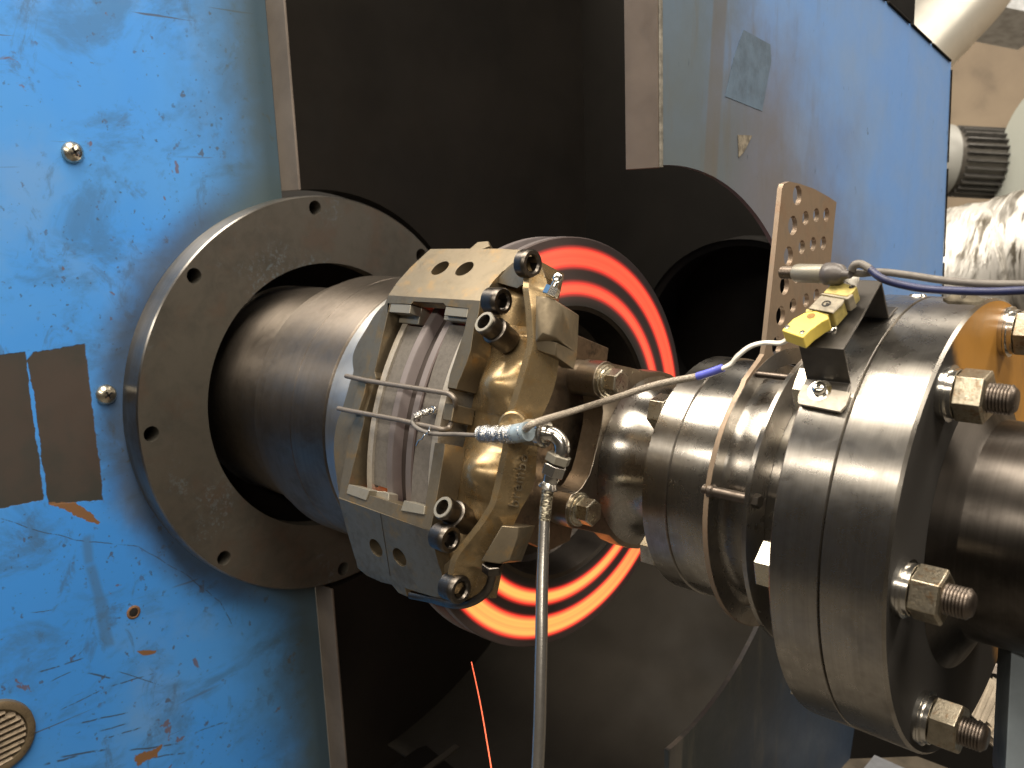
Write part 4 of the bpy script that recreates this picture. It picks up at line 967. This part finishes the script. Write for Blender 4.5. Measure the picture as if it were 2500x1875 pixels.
part('rubber_boot', lathe([(Lb + .0005, .0056), (Lb + .001, .0060), (Lb + .005, .0061), (Lb + .010, .0052), (Lc - .004, .0026), (Lc, .0021)], A, axs, 40), 'boot', sn)
# cable tie mount on the flange
tm = thing('cable_tie_mount', 'small adhesive cable tie mount on the flange rim under the cables', 'cable mount', cw(0, 0, 0) + atd(2355, 726, .45))
mp = [atd(*q, .452) for q in ((2302, 728), (2335, 717), (2372, 717), (2404, 730), (2390, 738), (2315, 735))]
nrm = V((0, -.1, 1)).normalized()
def flat_on(pts, th_, name, mat, parent):
    lo = [p - nrm * th_ for p in pts]; n_ = len(pts)
    return part(name, (pts + lo, [tuple(range(n_)), tuple(range(n_, 2 * n_))] + [(i, (i + 1) % n_, n_ + (i + 1) % n_, n_ + i) for i in range(n_)]), mat, parent, smooth=0)
flat_on(mp, .0015, 'mount_base', 'greyplastic', tm)
part('tie_head', tube([atd(2352, 722, .449), atd(2353, 712, .444), atd(2354, 702, .441)], .0016, 8, 2), 'white', tm)
tag(part('flange_screw', lathe([(0, .0052), (.0012, .0052), (.0026, .0040), (.003, .0001)], V(atx(2240, 728, .266)), V((0, 0, 1)), 24), 'chrome', None), 'small bright domed screw on top of the large flange', 'screw')

# thermocouple lead: loop in the window, foil wrap, braided lead, blue sleeve, two pale wires
lead = thing('thermocouple_lead', 'thin grey braided thermocouple lead from caliper window to the yellow plug', 'sensor wire', W(cph(*a4(1000, 1590), .178)))
loop = [(a4(1035, 1445), .160), (a4(990, 1430), .166), (a4(900, 1445), .172), (a4(835, 1478), .175), (a4(812, 1520), .176), (a4(850, 1565), .177), (a4(930, 1600), .178), (a4(1010, 1612), .178), (a4(1150, 1612), .178), (a4(1330, 1622), .178)]
lp = [W(cph(*q, h_)) for q, h_ in loop]
part('loop_wire', tube(lp, .0014, 10, 8), 'rubber', lead)
tt_ = NT('crinkled foil'); nz = tt_.noise(420, 4, .7, dist=1.2)
tt_.fin(tt_.mix(tt_.ss(nz, .4, .65), (.78, .77, .74), (.30, .29, .28)), tt_.ss(nz, .3, .7, .10, .40), 1.0, tt_.bump(nz, .9, .0012)); M['foil'] = tt_.m
part('foil_collar', tube([lp[1], (lp[1] + lp[2]) / 2 + CN * .0004, lp[2], (lp[2] + lp[3]) / 2, lp[3]], lambda f: .0024 + .0005 * math.sin(f * 40), 10, 6), 'foil', lead)
fo_ = [(a4(1325, 1622), .178), (a4(1360, 1610), .1785), (a4(1480, 1615), .180), (a4(1560, 1612), .181), (a4(1600, 1608), .182), (a4(1695, 1592), .183)]
fp_ = [W(cph(*q, h_)) for q, h_ in fo_]
part('foil_wrap', tube(fp_, lambda f: .0024 + .0030 * math.sin(min(1, f * 5) * PI / 2) + .0004 * math.sin(f * 55), 16, 8), 'foil', lead)
mid_ = fp_[4] * .3 + fp_[5] * .7
part('wrap_band', tube([fp_[4], mid_, fp_[5] + (fp_[5] - fp_[4]) * .1], .0057, 20, 4), plain('pale blue tape', (.35, .43, .48), .35, .3, 200, .3, .3), lead)
zdep = lambda P: CR[2].dot(P - CC)
d0 = zdep(fp_[5])
brd = [((1283, 1048), d0 - .003), ((1310, 1031), d0 - .006), ((1400, 1003), .575), ((1500, 972), .560), ((1600, 940), .545), ((1703, 919), .530)]
bp = [atd(*q, d_) for q, d_ in brd]
tb_ = NT('braided sleeve'); wv = tb_.noise(1, 2, .5, tb_.map((900, 900, 2200)))
tb_.fin(tb_.mix(tb_.ss(wv, .35, .65), (.42, .37, .30), (.20, .17, .14)), .6, .2, tb_.bump(wv, .8, .0006)); M['braid'] = tb_.m
part('braided_wire', tube(bp, .0021, 12, 10), 'braid', lead)
sl_ = [bp[-1], atd(1735, 909, .524), atd(1765, 898, .519)]
part('blue_sleeve', tube(sl_, .0024, 12, 6), 'bluesleeve', lead)
for off in (0, 1):
    wr = [((1763, 899 + off * 2), .519), ((1785, 886 + off * 5), .515), ((1800, 868 + off * 5), .511), ((1830, 845 + off * 4), .505), ((1865, 836 + off * 2), .498), ((1905, 836 + off * 3), .490), ((1925, 825 + off * 5), .483), ((1942, 818 + off * 5), .478)]
    part('pale_wire', tube([atd(*q, d_ - off * .001) for q, d_ in wr], .00105, 10, 8), 'white', lead)
tw = thing('tie_wire', 'twisted bright tie wire around the lead beside the clip', 'tie wire', W(cph(*a4(935, 1600), .180)))
part('wire', tube([W(cph(*a4(*q), h_)) for q, h_ in (((948, 1555), .180), ((938, 1590), .1825), ((915, 1615), .181), ((905, 1620), .1815), ((885, 1650), .182), ((862, 1662), .182), ((843, 1702), .182))], .00055, 8, 8), 'chrome', tw)
part('wire', tube([W(cph(*a4(*q), h_)) for q, h_ in (((960, 1400), .180), ((985, 1410), .1815), ((975, 1445), .181), ((945, 1450), .1815), ((950, 1420), .182))], .0006, 8, 8), 'chrome', tw)

# ================================================================== brake hose
hs_ = thing('brake_hose', 'clear coated braided steel brake hose hanging down from an elbow fitting', 'brake hose', atd(1312, 1052, .58))
dF = CR[2].dot(W((.098, 0, .172)) - CC) - .004
fx0 = atd(*a4(1662, 1592), dF + .010); fx1 = atd(*a4(1812, 1602), dF)
ax_ = (fx1 - fx0).normalized(); L_ = (fx1 - fx0).length
part('banjo_nut', hexp(fx0 + ax_ * .002, ax_, .0140, L_ * .78, 10), 'insert', hs_, smooth=20, bevel=.0005)
part('collar', lathe([(L_ * .78, .0062), (L_ * .8, .0088), (L_ * .80 + .003, .0088), (L_ * .80 + .004, .0070), (L_ * .8 + .004, .004)], fx0 + ax_ * .002, ax_, 32), 'bright', hs_)
el = [fx0 + ax_ * L_ * .8, fx1 + ax_ * .003, atd(1352, 1062, dF - .002), atd(1369, 1080, dF - .003), atd(1371, 1103, dF - .003), atd(1366, 1120, dF - .002)]
part('elbow_pipe', tube(el, .0048, 20, 8), 'bright', hs_)
n0 = atd(1366, 1110, dF - .002); n1 = atd(1347, 1162, dF + .0); ax2 = (n1 - n0).normalized(); Ln = (n1 - n0).length
part('swivel_nut', hexp(n0, ax2, .0135, Ln * .40, 25), 'insert', hs_, smooth=20, bevel=.0004)
part('hex_collar', hexp(n0 + ax2 * Ln * .46, ax2, .0128, Ln * .52, 12), 'bright', hs_, smooth=20, bevel=.0004)
part('ferrule', lathe([(Ln * .98, .0052), (Ln * 1.1, .0052), (Ln * 1.3, .0044), (Ln * 1.45, .0058), (Ln * 1.55, .0064), (Ln * 1.58, .0056), (Ln * 1.6, .003)], n0, ax2, 32), 'bright', hs_)
tb2 = NT('steel braid'); X, Y, Z = tb2.xyz()
wA = tb2.noise(1, 1, .5, tb2.map((500, 500, 1100)))
tb2.fin(tb2.mix(tb2.ss(wA, .4, .6), (.60, .55, .42), (.22, .19, .14)), .32, 1.0, tb2.bump(wA, 1.0, .0008)); M['hosebraid'] = tb2.m
h_top = [(1338, 1192), (1333, 1230), (1329, 1270)]
part('braided_section', tube([atd(*q, dF + .0) for q in h_top], .0037, 20, 8), 'hosebraid', hs_)
th_ = NT('clear coated braid'); wB = th_.noise(1, 1, .5, th_.map((420, 420, 1300)))
th_.fin(th_.mix(th_.ss(wB, .4, .6, 0, .3), (.40, .38, .35), (.24, .22, .20)), .27, .9, th_.bump(wB, .10, .0002), coat=.4); M['hose'] = th_.m
hp_ = [((1329, 1266), dF), ((1326, 1350), dF - .003), ((1323, 1450), dF - .008), ((1322, 1550), dF - .013), ((1320, 1650), dF - .017), ((1318, 1750), dF - .020), ((1314, 1850), dF - .022), ((1310, 1930), dF - .024), ((1305, 2000), dF - .026)]
part('coated_section', tube([atd(*q, d_) for q, d_ in hp_], lambda f: .0034 + .0003 * min(1, f * 3), 24, 8), 'hose', hs_)

# ================================================================== sparks
te = NT('spark'); te.fin((1, .2, .1), .5, 0, emi=(1.0, .13, .05), estr=1.0); M['spark'] = te.m
for k in range(1):
    A = atd(1151, 1616, .66); B = atd(1202, 1890, .63)
    spk = thing('spark_light_trail', 'thin glowing orange light trail of a spark falling below the disc', 'spark', A)
    part('trail', tube([A, A * .75 + B * .25 + V((.0010, 0, 0)), A * .5 + B * .5 + V((.0012, 0, 0)), B], lambda f: .00038 + .00012 * f, 6, 8), 'spark', spk)  # solid thread shaped as the light trail of a moving spark

# ================================================================== background workshop
tcn = NT('stained concrete'); n1 = tcn.noise(2.2, 6, .6); n2 = tcn.noise(9, 5, .6)
cc_ = tcn.mix(tcn.ss(n1, .35, .7), (.34, .27, .195), (.24, .19, .14)); cc_ = tcn.mix(tcn.ss(n2, .5, .75, 0, .4), cc_, (.12, .10, .08))
M['concrete'] = tcn.fin(cc_, .85, 0, tcn.bump(n2, .3, .004))
fw = CR[2].copy(); rt_ = CR[0].copy(); dn_ = CR[1].copy()
wl = []
yb = 2.6
o = mk('concrete_wall', [V((-2.5, yb, -1.4)), V((4.0, yb, -1.4)), V((4.0, yb, 3.0)), V((-2.5, yb, 3.0)), V((-2.5, yb + .2, -1.4)), V((4.0, yb + .2, -1.4)), V((4.0, yb + .2, 3.0)), V((-2.5, yb + .2, 3.0))],
       [(0, 1, 2, 3), (4, 5, 6, 7), (0, 1, 5, 4), (1, 2, 6, 5), (2, 3, 7, 6), (3, 0, 4, 7)], M['concrete'], None, smooth=0, base=(0, yb, 0))
tag(o, 'stained brown concrete wall in the background at the upper right', 'wall')
o = mk('floor', [V((-4, -3, -1.3)), V((5, -3, -1.3)), V((5, 2.6, -1.3)), V((-4, 2.6, -1.3))], [(0, 1, 2, 3)], M['floor'], None, smooth=0, base=(0, 0, -1.3)); o['kind'] = 'structure'
# silver duct elbow
P_ = [atd(2480, -160, 2.0), atd(2380, -40, 2.0), atd(2310, 50, 2.0), atd(2235, 120, 2.05), atd(2150, 190, 2.1)]
P_ = [atd(2500, -260, 2.0), atd(2390, -60, 2.0), atd(2300, 45, 2.0), atd(2200, 160, 2.0), atd(2140, 300, 2.0)]
dk = thing('silver_duct', 'smooth silver ventilation duct bending behind the blue panel at the top', 'duct', P_[2])
part('duct_elbow', tube(P_, .088, 40, 8), 'galv', dk)
bm_ = thing('ceiling_beam', 'pale blue grey beam crossing the top right corner', 'beam', atd(2450, 10, 2.1))
a_ = [atd(2395, -40, 2.15), atd(2600, -40, 2.15), atd(2600, 46, 2.15), atd(2395, 6, 2.15)]
part('beam', (a_ + [p + fw * .2 for p in a_], [(0, 1, 2, 3), (4, 5, 6, 7), (0, 1, 5, 4), (1, 2, 6, 5), (2, 3, 7, 6), (3, 0, 4, 7)]), plain('pale paint', (.8, .84, .88), .5), bm_, smooth=0)
# motor with cooling fins
mt = thing('electric_motor', 'dark finned electric motor beside the grey fan housing', 'motor', atd(2400, 395, 1.9))
ma = atd(2290, 392, 1.90); mb = atd(2440, 400, 1.90); axm = (mb - ma).normalized(); Lm = (mb - ma).length; Rm = .070
xm, ym, zm = basis(axm)
part('motor_core', lathe([(0, Rm * .90), (Lm, Rm * .90)], ma, axm, 48), 'motor', mt)
part('end_bell', lathe([(-.06, Rm * .96), (-.004, Rm * 1.02), (.004, Rm * 1.05), (.016, Rm * 1.05), (.018, Rm * .9)], ma, axm, 48), plain('grey end bell', (.27, .27, .255), .4, 0, 10, .2), mt)
for k in range(28):
    g = 2 * PI * k / 28; dr = xm * math.cos(g) + ym * math.sin(g); tg_ = axm.cross(dr)
    b0 = ma + axm * .030 + dr * Rm * .88; e_ = axm * (Lm - .035)
    part('cooling_fin', boxv([b0 - tg_ * .0026, b0 + tg_ * .0026, b0 + e_ + tg_ * .0026, b0 + e_ - tg_ * .0026, b0 - tg_ * .0014 + dr * Rm * .16, b0 + tg_ * .0014 + dr * Rm * .16, b0 + e_ + tg_ * .0014 + dr * Rm * .16, b0 + e_ - tg_ * .0014 + dr * Rm * .16]), plain('fin', (.105, .10, .095), .4, .2) if k == 0 else bpy.data.materials['fin'], mt, smooth=0)
fh = thing('fan_housing', 'rounded grey green fan housing at the right edge', 'fan', atd(2600, 420, 1.75))
fc_ = atd(2548, 395, 1.74)
part('housing_drum', lathe([(-.012, .001), (-.012, .145), (0, .150), (.16, .150)], fc_ - axm * .005, axm, 64), 'fan', fh)
# white insulated duct
tf_ = NT('wrapped white insulation'); wv1 = tf_.noise(1, 4, .7, tf_.map((60, 4, 9), rot=(0, .35, 0)), .5); wv2 = tf_.noise(9, 3)
m_ = tf_.math('MULTIPLY', tf_.ss(wv1, .46, .60), tf_.ss(wv2, .32, .55))
tf_.fin(tf_.mix(m_, (.74, .72, .68), (.13, .115, .09)), .38, .45, tf_.bump(wv1, .8, .008)); M['wrap'] = tf_.m
P_ = [atd(2120, 720, 1.6), atd(2250, 690, 1.6), atd(2400, 640, 1.6), atd(2560, 610, 1.55), atd(2720, 600, 1.5)]
wd_ = thing('insulated_duct', 'crinkled white foil wrapped duct behind the panel on the right', 'duct', P_[2])
part('duct_wrap', tube(P_, lambda f: .105 + .003 * math.sin(f * 31) + .002 * math.sin(f * 77), 40, 8), 'wrap', wd_)
# lower right: base rails, slatted grille, post
rl = thing('base_rail', 'dusty brown machine base rail below the large flange', 'rail', atz(2100, 1850, -.42))
zq = -.42
q_ = [atz(*q, zq) for q in ((2055, 1775), (2400, 1905), (2500, 2100), (1930, 1960))]
part('rail_top', (q_ + [p - V((0, 0, .06)) for p in q_], [(0, 1, 2, 3), (4, 5, 6, 7), (0, 1, 5, 4), (1, 2, 6, 5), (2, 3, 7, 6), (3, 0, 4, 7)]), 'rail', rl, smooth=0, bevel=.002)
q_ = [atz(*q, zq + .012) for q in ((2135, 1843), (2215, 1878), (2200, 1960), (2085, 1905))]
part('bright_strip', (q_ + [p - V((0, 0, .01)) for p in q_], [(0, 1, 2, 3), (4, 5, 6, 7), (0, 1, 5, 4), (1, 2, 6, 5), (2, 3, 7, 6), (3, 0, 4, 7)]), plain('pale strip', (.22, .23, .25), .5), rl, smooth=0)
gr = thing('slatted_grille', 'dusty slatted grille behind the lowest stud at the right', 'grille', atd(2420, 1720, .85))
for k, (qa, qb) in enumerate([((2408, 1667), (2372, 1744)), ((2424, 1670), (2385, 1758)), ((2442, 1674), (2401, 1765)), ((2460, 1679), (2419, 1771)), ((2472, 1694), (2418, 1782)), ((2484, 1720), (2428, 1806)), ((2490, 1745), (2436, 1832))]):
    A = atd(*qa, .85); B = atd(*qb, .82)
    d_ = (B - A).normalized(); sd = fw.cross(d_).normalized() * .0019
    dp = fw * .02 + sd * 1.5
    part('slat', boxv([A - sd, A + sd, B + sd, B - sd, A - sd + dp, A + sd + dp, B + sd + dp, B - sd + dp]), 'slat' if k != 4 else plain('bright slat', (.50, .41, .30), .6), gr, smooth=0)
q_ = [atd(*q, .88) for q in ((2410, 1628), (2436, 1624), (2480, 1640), (2478, 1657), (2420, 1642))]
part('pale_tab', (q_ + [p + fw * .01 for p in q_], [(0, 1, 2, 3, 4), (5, 6, 7, 8, 9)] + [(i, (i + 1) % 5, 5 + (i + 1) % 5, 5 + i) for i in range(5)]), plain('pale tab', (.55, .48, .42), .5), gr, smooth=0)
bk = thing('machine_bed', 'dark machine bed behind the slatted grille', 'machine bed', (.5, .5, -.5))
q_ = [atd(*q, 1.0) for q in ((1990, 1560), (2560, 1500), (2560, 2100), (1990, 2100))]
part('bed_block', (q_ + [p + fw * .2 for p in q_], [(0, 1, 2, 3), (4, 5, 6, 7), (0, 1, 5, 4), (1, 2, 6, 5), (2, 3, 7, 6), (3, 0, 4, 7)]), 'black', bk, smooth=0)
ps = thing('grey_post', 'blurred blue grey post at the lower right edge', 'post', atd(2500, 1600, .50))
q_ = [atd(*q, .50) for q in ((2484, 1290), (2620, 1290), (2620, 1960), (2450, 1960))]
part('post_body', (q_ + [p + fw * .05 + rt_ * .02 for p in q_], [(0, 1, 2, 3), (4, 5, 6, 7), (0, 1, 5, 4), (1, 2, 6, 5), (2, 3, 7, 6), (3, 0, 4, 7)]), 'post', ps, smooth=0, bevel=.001)
